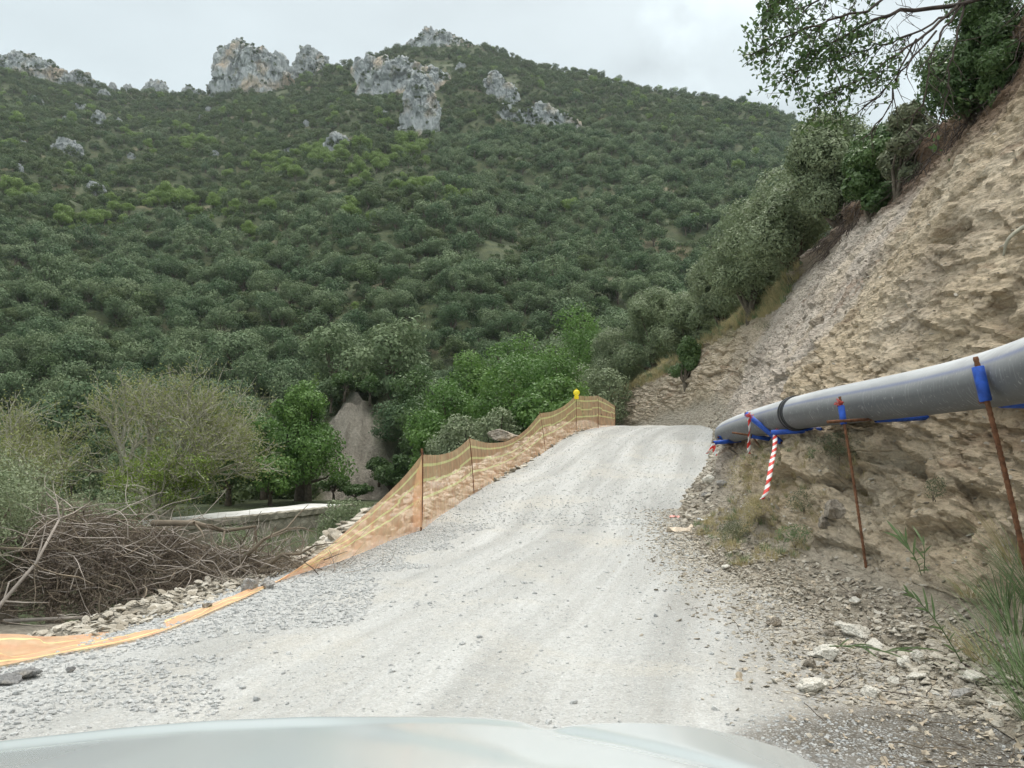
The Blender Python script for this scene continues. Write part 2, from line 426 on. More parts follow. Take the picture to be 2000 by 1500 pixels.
# ------------------------------------------------------------------ ground shape
def Rz(y): return lerp_tab(y, [-10, 6, 9, 12.5, 17.4, 21, 25.5, 30, 32, 34, 37, 42, 60], [0, 0, .07, .2, .47, .80, 1.36, 2.06, 2.33, 2.44, 2.40, 2.1, .8])
def xL(y): return lerp_tab(y, [-10, 0, 3, 5.45, 8.5, 12.5, 17.4, 25.5, 30, 33, 40, 48, 60], [-4.6, -4.4, -4.1, -3.6, -2.65, -1.5, -.88, 1.1, 2.5, 4.1, 4.0, 1.5, -4])
def xR(y): return lerp_tab(y, [-10, 0, 4, 5, 6.9, 10, 13.5, 17, 22, 31, 38, 44, 50, 60], [2.7, 2.65, 2.62, 2.7, 2.78, 2.45, 2.9, 3.75, 5.5, 8.1, 7.9, 6.7, 5.0, 1.5])
def smooth_y(fn, y, w=1.2):
    y = np.asarray(y, float); return (fn(y - w) + 2 * fn(y - w / 2) + 2 * fn(y) + 2 * fn(y + w / 2) + fn(y + w)) / 8
SKY = [(-900, 260), (-400, 200), (0, 118), (60, 142), (140, 158), (190, 176), (300, 184), (380, 184), (460, 172), (560, 165), (650, 138), (700, 122), (780, 104), (850, 92), (930, 92), (1000, 112),
       (1100, 137), (1250, 168), (1400, 189), (1500, 208), (1555, 236), (1640, 300), (1800, 380), (2200, 480), (3000, 560)]
sk = [te_of(*p) for p in SKY]; SA = [a for a, _ in sk]; ST = [t for _, t in sk]
TE0 = te_of(1000, 980)[1]
FY = [50, 80, 100, 122, 150, 190, 240, 320, 430, 600]; FV = [0, .09, .2, .31, .42, .53, .645, .755, .867, 1.0]
def ysky(az): return lerp_tab(az, [-1.2, -.7, -.35, 0, .15, .36, .6, 1.4], [640, 600, 570, 600, 560, 520, 480, 450])
LANE = (np.array([-15.5, 29.]), np.array([-8.6, 43.]))       # front line of the little lane in the valley
def lane_sd(x, y):
    a, b = LANE; t = b - a; n = np.array([-t[1], t[0]]) / np.hypot(*t)
    return (x - a[0]) * n[0] + (y - a[1]) * n[1]              # positive = on the far/left side
def bluff(x, y):
    px = 1000 + F * x / np.maximum(y, 20); pp = np.stack([x, y * 0, x * 0], -1).reshape(-1, 3)
    w = (fbm(pp / 1.7, 3, 401) * 1.1).reshape(x.shape)
    return 7.6 * smooth(50.5, 60.5, y + w) ** .85 * (1 - smooth(62, 110, y)) * smooth(560, 680, px + w * 14) * (1 - smooth(720, 960, px + w * 20))
def H(x, y):
    x = np.asarray(x, float); y = np.asarray(y, float)
    az = x / np.maximum(y, 20)
    ts = lerp_tab(az, SA, ST); ys = ysky(az)
    yy = 50 + (y - 50) * (550 / (ys - 50))
    f = lerp_tab(yy, FY, FV)
    te = TE0 + (ts - TE0) * f
    past = np.maximum(y - ys, 0)
    z = CAM.z + te * np.minimum(y, ys) - past * .45
    pp = np.stack([x, y, np.zeros_like(x)], -1).reshape(-1, 3)
    bump = ((fbm(pp / 70, 4, 3) * 13 + ridged(pp / 45, 3, 7) * 5 - 3) * np.clip((yy.ravel() - 70) / 200, 0, 1) + fbm(pp / 14, 3, 9) * 1.4 * np.clip((yy.ravel() - 45) / 60, 0, 1)).reshape(x.shape)
    bump = np.where(yy > 540, bump * np.clip((640 - yy) / 100, .35, 1), bump)
    mz = z + bump + bluff(x, y)
    V = lerp_tab(y, [-10, 5, 8.5, 13, 18, 26, 34, 44, 50], [-.25, -.18, -.35, -1.8, -2.7, -3.0, -2.8, -2.7, -2.5])
    sd = lane_sd(x, y)
    V = np.where((y > 24), V + (smooth(-.2, 1.0, sd) * (-1.85 - V)) * smooth(24, 30, y) * (x < -3), V)
    dl = smooth_y(xL, y) - x
    sh = smooth_y(Rz, y, .8) - .06 - np.maximum(dl - .9, 0) * .75 + .30 * np.exp(-((dl - .75) / .45) ** 2) * smooth(10.5, 12.5, y)
    near = np.where(dl > 0, np.maximum(sh, V), Rz(y) - .35)
    near = near + (fbm(pp / 1.6, 4, 21) * .10).reshape(x.shape) * smooth(-.2, .4, dl)
    w = smooth(44, 58, y)
    return near * (1 - w) + mz * w

def build_terrain():
    ys = np.concatenate([np.linspace(-12, 30, 211), np.linspace(30.4, 70, 90), 70 * (760 / 70) ** np.linspace(0.01, 1, 240), np.linspace(790, 2600, 24)])
    ts = np.linspace(-1.25, 1.25, 420)
    T, Y = np.meshgrid(ts, ys); X = T * (Y + 16)
    Z = H(X, Y)
    n = len(ts); m = len(ys); i = np.arange(m - 1)[:, None] * n + np.arange(n - 1)[None, :]
    f = np.stack([i, i + 1, i + n + 1, i + n], -1).reshape(-1, 4)
    dl = smooth_y(xL, Y) - X
    PXg = 1000 + F * X / np.maximum(Y, 20); wv = fbm(np.stack([X.ravel() / 1.3, Y.ravel() / 1.3, X.ravel() * 0], -1), 3, 402).reshape(X.shape)
    Z += np.where((Y > 50.5) & (Y < 62) & (PXg > 600) & (PXg < 850), wv * .9 - 1.0 * np.abs(np.sin(X * 1.25 + wv * 1.6 + Y * .25)) - .5 * np.abs(np.sin(X * 3.1 - wv * 2)), 0)
    scar = smooth(49.5, 50.5, Y + wv) * (1 - smooth(60, 61.5, Y + wv * 2.2)) * smooth(622, 640, PXg + wv * 14) * (1 - smooth(760, 790, PXg + wv * 30 + (Y - 53) * 9))
    bare = scar + smooth(3.2, .8, dl) * (Y < 50) + smooth(12, 9.5, Y) * .9
    pp = np.stack([X, Y, Z], -1).reshape(-1, 3)
    me = mesh_np('terrain', pp, f, [M['ground']], True, {'bare': np.clip(bare, 0, 1).ravel()})
    link('terrain', me, kind='structure')
build_terrain()

def road_h(X, Y):
    shp = X.shape; pp = np.stack([X.ravel(), Y.ravel(), X.ravel() * 0], -1)
    a = smooth_y(xL, Y) - .25; b = smooth_y(xR, Y) + .7; Lf = (X - a) / (b - a)
    z = smooth_y(Rz, Y, .8) + (fbm(pp / 1.8, 3, 31) * .035 + fbm(pp / .22, 3, 37) * .007).reshape(shp)
    for c, w, dp in ((.30, .05, .022), (.62, .05, .022), (.45, .03, -.008)): z -= dp * np.exp(-((Lf - c) / w) ** 2)
    return z - .05 * smooth(.045, 0, Lf)
def build_road():
    ys = np.concatenate([np.linspace(-8, 20, 380), np.linspace(20.1, 60, 160)]); ls = np.linspace(0, 1, 110)
    Lf, Y = np.meshgrid(ls, ys); a = smooth_y(xL, Y) - .25; b = smooth_y(xR, Y) + .7
    wob = fbm(np.stack([Y.ravel() * .9, Y.ravel() * 0, Y.ravel() * 0], -1), 3, 5).reshape(Y.shape) * .12
    X = a + (b - a) * Lf + wob * (1 - Lf)
    pp = np.stack([X, Y, np.zeros_like(X)], -1).reshape(-1, 3)
    z = road_h(X, Y)
    n = len(ls); m = len(ys); i = np.arange(m - 1)[:, None] * n + np.arange(n - 1)[None, :]
    f = np.stack([i, i + 1, i + n + 1, i + n], -1).reshape(-1, 4)
    V = np.stack([X, Y, z], -1).reshape(-1, 3)
    nz = fbm(pp / 1.1, 3, 51).reshape(X.shape)
    loose = np.clip(smooth(.30, .06, Lf + nz * .12) * smooth(16, 8, Y) + smooth(.25, .5, fbm(pp / np.array([.8, 2.2, 1]), 3, 63).reshape(X.shape)) * .8 * (Y < 16), 0, 1)
    damp = smooth(1.15, .35, np.hypot(X - 2.2, (Y - 4.0) * 1.1) + nz * .5) + .75 * smooth(.66, .93, Lf + nz * .12) * smooth(11.5, 8, Y)
    wet = np.clip(smooth(.42, .28, np.hypot((X - 1.75) * .9, (Y - 3.62) * 1.5) + nz * .15) + .55 * smooth(1.15, .7, np.hypot((X - 2.15) * 1.0, (Y - 3.95) * 1.2) + nz * .35), 0, 1)
    me = mesh_np('road', V, f, [M['road']], True, {'loose': loose.ravel(), 'damp': np.clip(damp, 0, 1).ravel(), 'wet': wet.ravel()}, uv=np.stack([(X - a).ravel(), Y.ravel()], -1))
    link('road', me, kind='structure')
build_road()

# ------------------------------------------------------------------ cut bank on the right
BY = [-10, 4, 10, 15, 22, 31, 38, 44, 50, 60]
near_p = [(0, 0), (.45, .10), (.92, .24), (1.45, .85), (1.95, 1.5), (2.25, 2.3), (3.3, 4.2), (6.3, 9.0), (7.2, 10.0), (11, 11.5), (20, 14), (34, 17)]
PROF = {
 -10: near_p, 4: near_p, 10: near_p,
 15: [(0, 0), (.4, .30), (.75, .65), (1.2, 1.2), (1.7, 1.8), (2.3, 2.7), (3.8, 4.9), (6.5, 8.1), (7.5, 8.9), (11, 10.5), (20, 13), (34, 16)],
 22: [(0, 0), (.4, .5), (.9, 1.1), (1.4, 1.8), (1.9, 2.6), (2.6, 3.8), (3.6, 5.6), (4.7, 7.2), (5.5, 7.8), (8, 9.2), (16, 12), (30, 15)],
 31: [(0, 0), (.3, .5), (.6, 1.1), (.9, 1.8), (1.2, 2.5), (1.6, 3.4), (2.1, 4.5), (2.8, 5.6), (3.5, 6.0), (6, 7.3), (14, 10), (26, 13)],
 38: [(0, -.3), (.2, .4), (.4, .9), (.7, 1.5), (.9, 2.1), (1.2, 2.9), (1.5, 3.8), (2.0, 4.6), (2.8, 5.0), (5, 6.5), (13, 10), (24, 13)],
 44: [(0, -.5), (.1, .2), (.3, .7), (.5, 1.2), (.7, 1.7), (.9, 2.4), (1.2, 3.1), (1.6, 3.9), (2.4, 4.4), (5, 6), (13, 9.5), (24, 13)],
 50: [(0, -.5), (.1, .1), (.3, .5), (.4, 1.0), (.6, 1.5), (.8, 2.1), (1.1, 2.8), (1.5, 3.3), (2.4, 3.7), (5, 5.2), (13, 9), (24, 13)],
 60: [(0, -1), (.1, -.4), (.2, 0), (.3, .4), (.5, .8), (.8, 1.3), (1.1, 1.8), (1.5, 2.3), (2.4, 2.8), (5, 4), (13, 8), (24, 12)]}
SP = np.array([0, .07, .15, .24, .31, .39, .53, .74, .80, .86, .93, 1.])
def bank_base(y, s):
    y = np.asarray(y, float)
    dx = np.zeros_like(y); dz = np.zeros_like(y)
    dxs = np.stack([np.interp(s.ravel(), SP, [p[0] for p in PROF[k]]) for k in BY]); dzs = np.stack([np.interp(s.ravel(), SP, [p[1] for p in PROF[k]]) for k in BY])
    yy = np.clip(y.ravel(), BY[0], BY[-1] - 1e-6); k = np.clip(np.searchsorted(BY, yy, side='right') - 1, 0, len(BY) - 2)
    by = np.array(BY, float); t = (yy - by[k]) / (by[k + 1] - by[k]); t = t * t * (3 - 2 * t) * .5 + t * .5
    c = np.arange(len(yy))
    dx = dxs[k, c] * (1 - t) + dxs[k + 1, c] * t; dz = dzs[k, c] * (1 - t) + dzs[k + 1, c] * t
    return (smooth_y(xR, y).ravel() + dx).reshape(y.shape), (smooth_y(Rz, y, .8).ravel() + dz).reshape(y.shape)
BANK = {}
def build_bank():
    ys = np.concatenate([np.linspace(-8, 3.4, 70), np.linspace(3.45, 14, 330), np.linspace(14.05, 34, 330), np.linspace(34.2, 60, 130)])
    ss = np.concatenate([np.linspace(0, .76, 330), np.linspace(.763, 1, 50)])
    S, Y = np.meshgrid(ss, ys)
    X, Z = bank_base(Y, S)
    V = np.stack([X, Y, Z], -1); n = len(ss); m = len(ys)
    gy = np.gradient(V, axis=0); gs = np.gradient(V, axis=1); nr = np.cross(gs, gy); nr /= np.linalg.norm(nr, axis=2)[..., None]
    nr *= np.sign(-nr[..., :1] + 1e-9) * 1.0
    nr = np.where(nr[..., 2:3] < -.2, -nr, nr)
    p = V.reshape(-1, 3); Sf = S.ravel()
    # dipping strata: rotate the sample space so that cells are long along the dip
    e = Euler((R(12), R(-25), R(5))).to_matrix(); q = p @ np.array(e)
    amp_rock = smooth(.10, .22, Sf) * smooth(.92, .76, Sf)
    low = fbm(p / np.array([2.6, 2.6, 2.2]), 4, 71) * .34
    gully = ridged(p / np.array([1.5, 1.1, 3.5]), 4, 77) * .16
    f1, f2, cid, rel = worley(q / np.array([.7, 1.5, .36]), 81)
    blocks = (cid - .5) * .15 + rel[:, 2] * .14 + rel[:, 1] * .07
    g1, g2, cid2, rel2 = worley(q / np.array([.22, .5, .10]) + 3.1, 91)
    small = (cid2 - .5) * .085 + rel2[:, 2] * .05 + ridged(q / np.array([.35, 1.0, .2]), 5, 97) * .09
    patch = smooth(-.25, .25, fbm(p / 2.2, 3, 95))
    d = (low + gully * .8 + (blocks * (.25 + .95 * patch) + small) * 1.0) * amp_rock
    k1, k2, cid4, rel4 = worley(q / np.array([.12, .13, .07]) + 1.7, 93)
    d *= .5 + .5 * smooth(.46, .32, Sf)
    d += ((cid4 - .5) * .045 + (.5 - k1) * .02) * (.3 + .7 * amp_rock) + fbm(p / .5, 4, 99) * .075 * (1 - amp_rock) + fbm(p / .13, 3, 103) * .025
    hol = smooth(.30, .55, fbm(p / np.array([1.6, 2.0, .8]) + 9, 3, 131)) * amp_rock * smooth(13, 10, p[:, 1]); d -= hol * .30
    d *= np.clip(Sf / .03, 0, 1)
    V2 = p + nr.reshape(-1, 3) * d[:, None]
    # overhanging lip of soil at the very top
    lip = np.exp(-((Sf - .735) / .03) ** 2) * (.45 + .35 * fbm(p / 1.3, 3, 111)) * smooth(34, 24, p[:, 1])
    V2[:, 0] -= lip; 
    i = np.arange(m - 1)[:, None] * n + np.arange(n - 1)[None, :]
    f = np.stack([i, i + n, i + n + 1, i + 1], -1).reshape(-1, 4)
    nz = fbm(p / 3.5, 4, 121)
    grey = .7 * np.clip(smooth(10.5, 18, p[:, 1] + nz * 5 - (p[:, 2] - 2) * .15) + .25 * smooth(0, .4, nz), 0, 1) * smooth(36, 27, p[:, 1] + nz * 5) + smooth(30, 40, p[:, 1]) * .3
    soil = smooth(.63, .70, Sf + nz * .05 + .05 * smooth(20, 12, p[:, 1])) * smooth(30, 20, p[:, 1]) * .95
    scree = smooth(.20, .12, Sf + nz * .05) * .8
    grassy = smooth(.775, .80, Sf + nz * .02) + smooth(.50, .62, Sf + nz * .12) * smooth(27, 33, p[:, 1]) * .85
    me = mesh_np('cut_bank', V2, f, [M['bank']], False, {'grey': np.clip(grey, 0, 1), 'soil': np.clip(soil, 0, 1), 'scree': scree, 'grassy': np.clip(grassy, 0, 1)})
    link('cut_bank', me, kind='structure')
    BANK['V'] = V2.reshape(m, n, 3); BANK['ys'] = ys; BANK['ss'] = ss; BANK['n'] = nr
build_bank()
def bank_pt(y, s):
    i = int(np.argmin(abs(BANK['ys'] - y))); j = int(np.argmin(abs(BANK['ss'] - s)))
    return Vector(BANK['V'][i, j])
def bank_z(x, y):
    """height of the bank at x, y (first crossing from the toe)"""
    i = int(np.argmin(abs(BANK['ys'] - y))); r = BANK['V'][i]
    return float(np.interp(x, np.maximum.accumulate(r[:, 0]), r[:, 2]))

# ------------------------------------------------------------------ stones and rocks
def stone_mesh(name, seed, flat=.55, mat=None, sub=1, rough=.28, mats=None):
    import bmesh
    bm = bmesh.new(); bmesh.ops.create_icosphere(bm, subdivisions=sub, radius=.5)
    v = np.array([x.co[:] for x in bm.verts]); f = np.array([[q.index for q in x.verts] for x in bm.faces]); bm.free()
    r = np.random.default_rng(seed)
    # cut with planes for a broken-stone look
    for _ in range(7 if sub < 3 else 12):
        nn = r.normal(size=3); nn /= np.linalg.norm(nn); c = r.uniform(.28, .42); dd = v @ nn - c; v = v - np.clip(dd, 0, None)[:, None] * nn
    v += fbm(v * 2.5 + seed, 3, seed)[:, None] * v * rough
    if sub >= 3: v += fbm(v * 9 + seed, 3, seed + 4)[:, None] * v * .10
    v *= np.array([1, r.uniform(.6, .9), flat * r.uniform(.8, 1.2)])
    return mesh_np(name, v, f, mats or [mat], False)
GR = [stone_mesh('gravel_stone', 100 + k, .6, M['gravel'], 1) for k in range(6)]
SL = [stone_mesh('scree_stone', 200 + k, .32, M['slate'], 2) for k in range(7)]
def road_z(x, y): return float(road_h(np.array([float(x)]), np.array([float(y)]))[0])
def scatter_stones():
    r = RNG
    pts = []; scl = []
    def field(n, y0, y1, l0, l1, smin, smax, keep=None, pw=2.2):
        y = y0 + (y1 - y0) * r.random(n) ** 1.3; l = r.uniform(l0, l1, n)
        a = smooth_y(xL, y); b = smooth_y(xR, y); x = a + (b - a) * l
        if keep is not None:
            k = keep(x, y, l); x, y, l = x[k], y[k], l[k]
        z = road_h(x, y) - .004
        s = smin + (smax - smin) * r.random(len(x)) ** pw
        pts.append(np.stack([x, y, z + s * .12], -1)); scl.append(s)
    nz = lambda x, y, sc, sd: fbm(np.stack([x, y, x * 0], -1) / sc, 3, sd)
    field(46000, 2.6, 22, -.02, 1.0, .007, .024)
    field(30000, 2.6, 15, -.05, 1.05, .008, .030, lambda x, y, l: nz(x, y, 1.4, 63) > -.3)
    field(26000, 3.0, 13, -.07, .36, .018, .06, lambda x, y, l: l + nz(x, y, 1.1, 51) * .15 < .22)
    field(9000, 13, 32, -.03, 1.0, .02, .06)
    field(2500, 2.8, 10, .2, 1.05, .02, .05, lambda x, y, l: nz(x, y, .8, 77) > .28)
    field(500, 3, 16, .05, 1.0, .035, .075)
    field(5500, 3.2, 5.2, .62, .95, .012, .036, lambda x, y, l: (np.hypot(x - 1.55, (y - 4.1) * .9) + nz(x, y, .5, 88) * .2 < .5))
    p = np.concatenate(pts); s = np.concatenate(scl); n = len(p)
    rot = np.stack([r.normal(0, .3, n), r.normal(0, .3, n), r.uniform(0, 6.28, n)], -1)
    scatter('gravel', 'pale grey gravel and crushed stone spread over the dirt road', 'gravel', p, rot, s, r.integers(0, 6, n), GR)
    # scree on the foot of the bank
    pts = []; rots = []; ss = []
    V = BANK['V']; ys = BANK['ys']; sp = BANK['ss']
    def bank(n, y0, y1, s0, s1, a, b, pw=2.0, keep=None):
        yi = np.searchsorted(ys, r.uniform(y0, y1, n)).clip(0, len(ys) - 1); si = np.searchsorted(sp, s0 + (s1 - s0) * r.random(n) ** 1.4).clip(0, len(sp) - 1)
        q = V[yi, si] + r.normal(0, .02, (n, 3)) * np.array([1, 1, 0]); s = a + (b - a) * r.random(n) ** pw
        if keep is not None: k = keep(q); q = q[k]; s = s[k]
        pts.append(q + np.array([0, 0, .01])); ss.append(s)
    bank(7000, 3.2, 13, 0, .12, .015, .07, 2.6)
    bank(1300, 3.2, 16, .0, .24, .02, .10, 3.5)
    bank(500, 3, 6.5, 0, .08, .05, .15, 3)
    bank(1600, 13, 32, 0, .13, .04, .2, 3)
    bank(3500, 3, 30, .14, .64, .02, .085, 3)
    # foot of the bank, on the road margin
    n = 15000; y = 3.0 + 12 * r.random(n) ** 1.3; l = 1.03 - np.abs(r.normal(0, .085, n)); a = smooth_y(xL, y); b = smooth_y(xR, y); x = a + (b - a) * l
    pts.append(np.stack([x, y, road_h(x, y) + .003], -1)); ss.append(.015 + .06 * r.random(n) ** 3)
    # rubble on the outer edge behind the net
    n = 4200; y = r.uniform(10.5, 31, n); x = smooth_y(xL, y) - np.abs(r.normal(.1, .8, n)) - .05
    pts.append(np.stack([x, y, H(x, y) + .03], -1)); ss.append(.05 + .35 * r.random(n) ** 3)
    n = 2600; y = r.uniform(4, 11, n); x = smooth_y(xL, y) - np.abs(r.normal(.0, .6, n)) - .1
    pts.append(np.stack([x, y, H(x, y) + .02], -1)); ss.append(.03 + .12 * r.random(n) ** 3)
    p = np.concatenate(pts); s = np.concatenate(ss); mud = (np.hypot(p[:, 0] - 2.1, (p[:, 1] - 4.0) * 1.1) < .80) & (r.random(len(p)) < .93) & (s < .3); p = p[~mud]; s = s[~mud]; n = len(p)
    rot = np.stack([r.normal(0, .35, n), r.normal(0, .35, n), r.uniform(0, 6.28, n)], -1)
    scatter('scree', 'loose flat stones and rubble along the road margins', 'rubble', p, rot, s, r.integers(0, 7, n), SL)
scatter_stones()

# ------------------------------------------------------------------ crags on the mountain
def find_y(px, row):
    """distance at which the hillside appears at this pixel"""
    az, te = te_of(px, row); ys = np.linspace(60, 640, 600); z = H(az * ys, ys); t = (z - CAM.z) / ys
    m = np.maximum.accumulate(t); k = int(np.searchsorted(m, te)); return float(ys[min(k, 599)])
CRAGS = []; CRAGW = []
def crag(label, outline, base_rows, depth=.5, seed=0, y=None, cat='rock', group=None, name='rock_crag', res=150, amp=.10, mat='crag', pe=(.55, .6)):
    """outline: [(px,row)..] of the top edge; base_rows: row of the foot (left, right)"""
    pxs = [p[0] for p in outline]; c = (pxs[0] + pxs[-1]) / 2
    if y is None: y = find_y(c, (base_rows[0] + base_rows[1]) / 2) 
    W_ = (pxs[-1] - pxs[0]) * y / F
    nu = res; nv = int(res * .9)
    U, Vv = np.meshgrid(np.linspace(0, 1, nu), np.linspace(0, 1, nv))
    px = pxs[0] + (pxs[-1] - pxs[0]) * U
    top = np.interp(px, pxs, [p[1] for p in outline]); bot = base_rows[0] + (base_rows[1] - base_rows[0]) * U
    hgt = np.maximum(bot - top, 1) * y / F + W_ * .05
    ang = Vv * pi
    dep = depth * W_ * np.sqrt(np.clip(np.sin(pi * U), .02, 1)) * .5
    yy = -dep * np.sign(np.cos(ang)) * np.abs(np.cos(ang)) ** pe[0] + depth * W_ * .35
    x = (px - c) * y / F
    bm_ = (base_rows[0] + base_rows[1]) / 2
    org = P(c, bm_, y)
    zt = (bm_ - top) * y / F
    zg = H(org.x + x, org.y + yy) - org.z - 1.5 - W_ * .02
    zg = np.minimum(zg, zt - .5)
    z = zg + (zt - zg) * np.sin(ang) ** pe[1]
    p = np.stack([x, yy, z], -1)
    gu = np.gradient(p, axis=1); gv = np.gradient(p, axis=0); nr = np.cross(gu, gv); nr /= np.linalg.norm(nr, axis=2)[..., None] + 1e-9
    if nr[nv // 2, nu // 2, 2] < 0: nr = -nr
    q = p.reshape(-1, 3); S_ = max(min(W_, hgt.max() * 1.5), 2.) * .5
    f1, f2, cid, rel = worley(q / (S_ * np.array([.30, .30, .48])) + seed, seed)
    g1, g2, cid2, rel2 = worley(q / (S_ * np.array([.11, .11, .2])) + seed, seed + 2)
    h1, h2, cid3, rel3 = worley(q / (S_ * np.array([.05, .05, .08])) + seed, seed + 6)
    d = S_ * (amp * 2.4 * (cid - .5) + amp * 1.0 * (.5 - f1) + amp * 1.1 * (cid2 - .5) + amp * .5 * (.4 - g1) + amp * .35 * (cid3 - .5)) + S_ * fbm(q / (S_ * .5) + seed, 4, seed + 9) * amp * 1.5
    p = p + nr * d.reshape(nv, nu)[..., None] * np.clip(np.sin(ang) * 3, .3, 1)[..., None]
    i = np.arange(nv - 1)[:, None] * nu + np.arange(nu - 1)[None, :]
    f = np.stack([i, i + 1, i + nu + 1, i + nu], -1).reshape(-1, 4)
    me = mesh_np(name, p.reshape(-1, 3), f, [M[mat]], False)
    loc = P(c, (base_rows[0] + base_rows[1]) / 2, y)
    if mat == 'crag' and W_ > 8: CRAGS.append(p[:nv // 2 + 6, 8:-8].reshape(-1, 3) + np.array(loc)); CRAGW.append(W_)
    return link(name, me, None, label, cat, group, loc=loc)
crag('tall pale limestone crag with a flat-topped tower on the left of the skyline', [(392, 178), (402, 150), (418, 115), (430, 82), (445, 68), (468, 60), (488, 72), (498, 86), (518, 82), (538, 90), (548, 112), (558, 150), (564, 178)], (178, 180), .7, 3, res=230)
crag('pale jagged rock peak standing just behind the tall crag tower', [(560, 150), (568, 112), (582, 94), (600, 80), (612, 94), (634, 104), (648, 130), (655, 148)], (152, 146), .7, 8, y=600, res=150)
crag('broad ochre and grey cliff face below the highest summit', [(682, 172), (686, 112), (690, 102), (715, 108), (740, 98), (770, 108), (800, 112), (830, 118), (862, 122), (880, 140), (892, 160)], (184, 182), .35, 13, res=230)
crag('narrow rock buttress running down beneath the ochre cliff', [(774, 262), (784, 205), (790, 150), (806, 128), (828, 136), (846, 170), (862, 200), (866, 225), (858, 254)], (264, 260), .6, 17, res=150)
crag('rounded bare rock summit topped by one small tree', [(780, 100), (790, 76), (806, 62), (830, 48), (850, 44), (868, 56), (890, 66), (915, 80), (938, 96), (955, 106)], (104, 108), .6, 21, y=590, res=200)
crag('upper grey outcrop right of the ochre cliff', [(936, 175), (940, 145), (955, 134), (975, 136), (992, 152), (1010, 165), (1014, 190)], (190, 205), .5, 25)
crag('long low grey outcrop on the slope under the right ridge', [(955, 250), (966, 212), (984, 200), (1004, 212), (1030, 205), (1055, 196), (1078, 205), (1104, 215), (1125, 232), (1150, 244)], (252, 248), .3, 29, res=180)
crag('long pale rock ridge at the far left of the skyline', [(-60, 140), (-30, 105), (0, 98), (22, 99), (50, 98), (78, 104), (104, 118), (120, 132), (124, 148)], (140, 160), .4, 33, res=180)
crag('sloping rock spur right of the long left ridge', [(118, 160), (130, 140), (150, 134), (168, 142), (180, 158), (190, 170)], (166, 172), .5, 35)
small = [((192, 218), 168, 190, 'small'), ((206, 228), 154, 176, 'pointed'), ((236, 262), 156, 178, 'low')]
crag('small rock knob tucked under the left spur', [(184, 186), (192, 172), (206, 174), (214, 184), (217, 192)], (192, 194), .7, 36, res=80)
crag('small pointed rock tooth on the left skyline', [(206, 172), (214, 156), (222, 160), (228, 174)], (175, 176), .7, 37, res=80)
crag('low stub of rock beside the pointed tooth on the skyline', [(234, 176), (243, 160), (252, 162), (264, 176)], (177, 177), .7, 38, res=80)
crag('squat grey rock standing alone in the skyline gap', [(268, 178), (276, 158), (292, 148), (312, 152), (322, 168), (330, 180)], (180, 181), .7, 39, res=110)
crag('last low rock hump before the tall crag tower', [(346, 180), (354, 168), (368, 164), (384, 176)], (181, 181), .7, 40, res=80)
for (x0, x1, t, b, l) in [(92, 156, 262, 302, 'pale slabby outcrop alone in the dark scrub at far left'), (174, 206, 210, 244, 'upright grey rock in the scrub below the left ridge'), (54, 82, 184, 206, 'small pale outcrop under the long left ridge'),
                          (132, 176, 198, 218, 'broken pale outcrop in the scrub between two upright rocks'), (224, 238, 228, 242, 'tiny pale rock right of the upright grey rock'), (120, 132, 224, 236, 'tiny pale rock left of the upright grey rock'),
                          (606, 636, 192, 204, 'flat pale rock among bushes under the jagged peak'), (384, 400, 222, 236, 'lone small boulder on the slope under the tall crag'), (626, 690, 252, 296, 'jagged grey outcrop in the middle of the mountainside'),
                          (632, 656, 296, 312, 'small rock right beneath the jagged mid-slope outcrop'), (160, 202, 352, 378, 'pale bare rock patch low on the left mountainside'), (545, 600, 282, 298, 'flat scattered rocks left of the jagged mid-slope outcrop'),
                          (888, 912, 120, 134, 'small rock right of the ochre cliff top'), (1542, 1562, 228, 240, 'small pale ledge at the right end of the ridge'), (16, 50, 270, 284, 'low pale rock at the left edge of the mountainside'),
                          (740, 762, 214, 226, 'small boulder in scrub left of the rock buttress'), (400, 414, 206, 216, 'tiny rock just right above the lone small boulder'), (590, 606, 232, 246, 'tiny pale rock above the flat scattered rocks'),
                          (466, 482, 250, 262, 'tiny grey rock in the scrub straight below the tall crag'), (245, 264, 296, 308, 'low grey rock right of the slabby outcrop'), (28, 44, 318, 334, 'little pale rock near the left edge above the olives'), (408, 428, 292, 304, 'pale rock patch left of the flat scattered rocks')]:
    w = x1 - x0
    crag(l, [(x0, b), (x0 + w * .15, t + (b - t) * .3), (x0 + w * .4, t), (x0 + w * .65, t + (b - t) * .18), (x0 + w * .88, t + (b - t) * .4), (x1, b)], (b, b + 3), .6, 41 + x0, res=80, cat='rock')

# ------------------------------------------------------------------ vegetation
def leaf_cards(C, Nn, size, rng, asp=.6, jit=.35):
    """C centres, Nn preferred normals -> quad cards (rhombus leaves / leaf clumps)"""
    n = len(C); nn = Nn + rng.normal(0, 1, (n, 3)) * jit * 2.2; nn /= np.linalg.norm(nn, axis=1)[:, None] + 1e-9
    t = np.cross(nn, rng.normal(0, 1, (n, 3))); t /= np.linalg.norm(t, axis=1)[:, None] + 1e-9
    b = np.cross(nn, t); s = (size * rng.uniform(.6, 1.3, n))[:, None] if np.isscalar(size) else (size * rng.uniform(.7, 1.2, n))[:, None]
    k = rng.uniform(-.25, .25, (n, 1))
    v = np.stack([C - t * s * .5, C + b * s * .5 * asp + t * s * k, C + t * s * .5, C - b * s * .5 * asp + t * s * k], 1).reshape(-1, 3)
    return v, np.arange(4 * n).reshape(-1, 4)
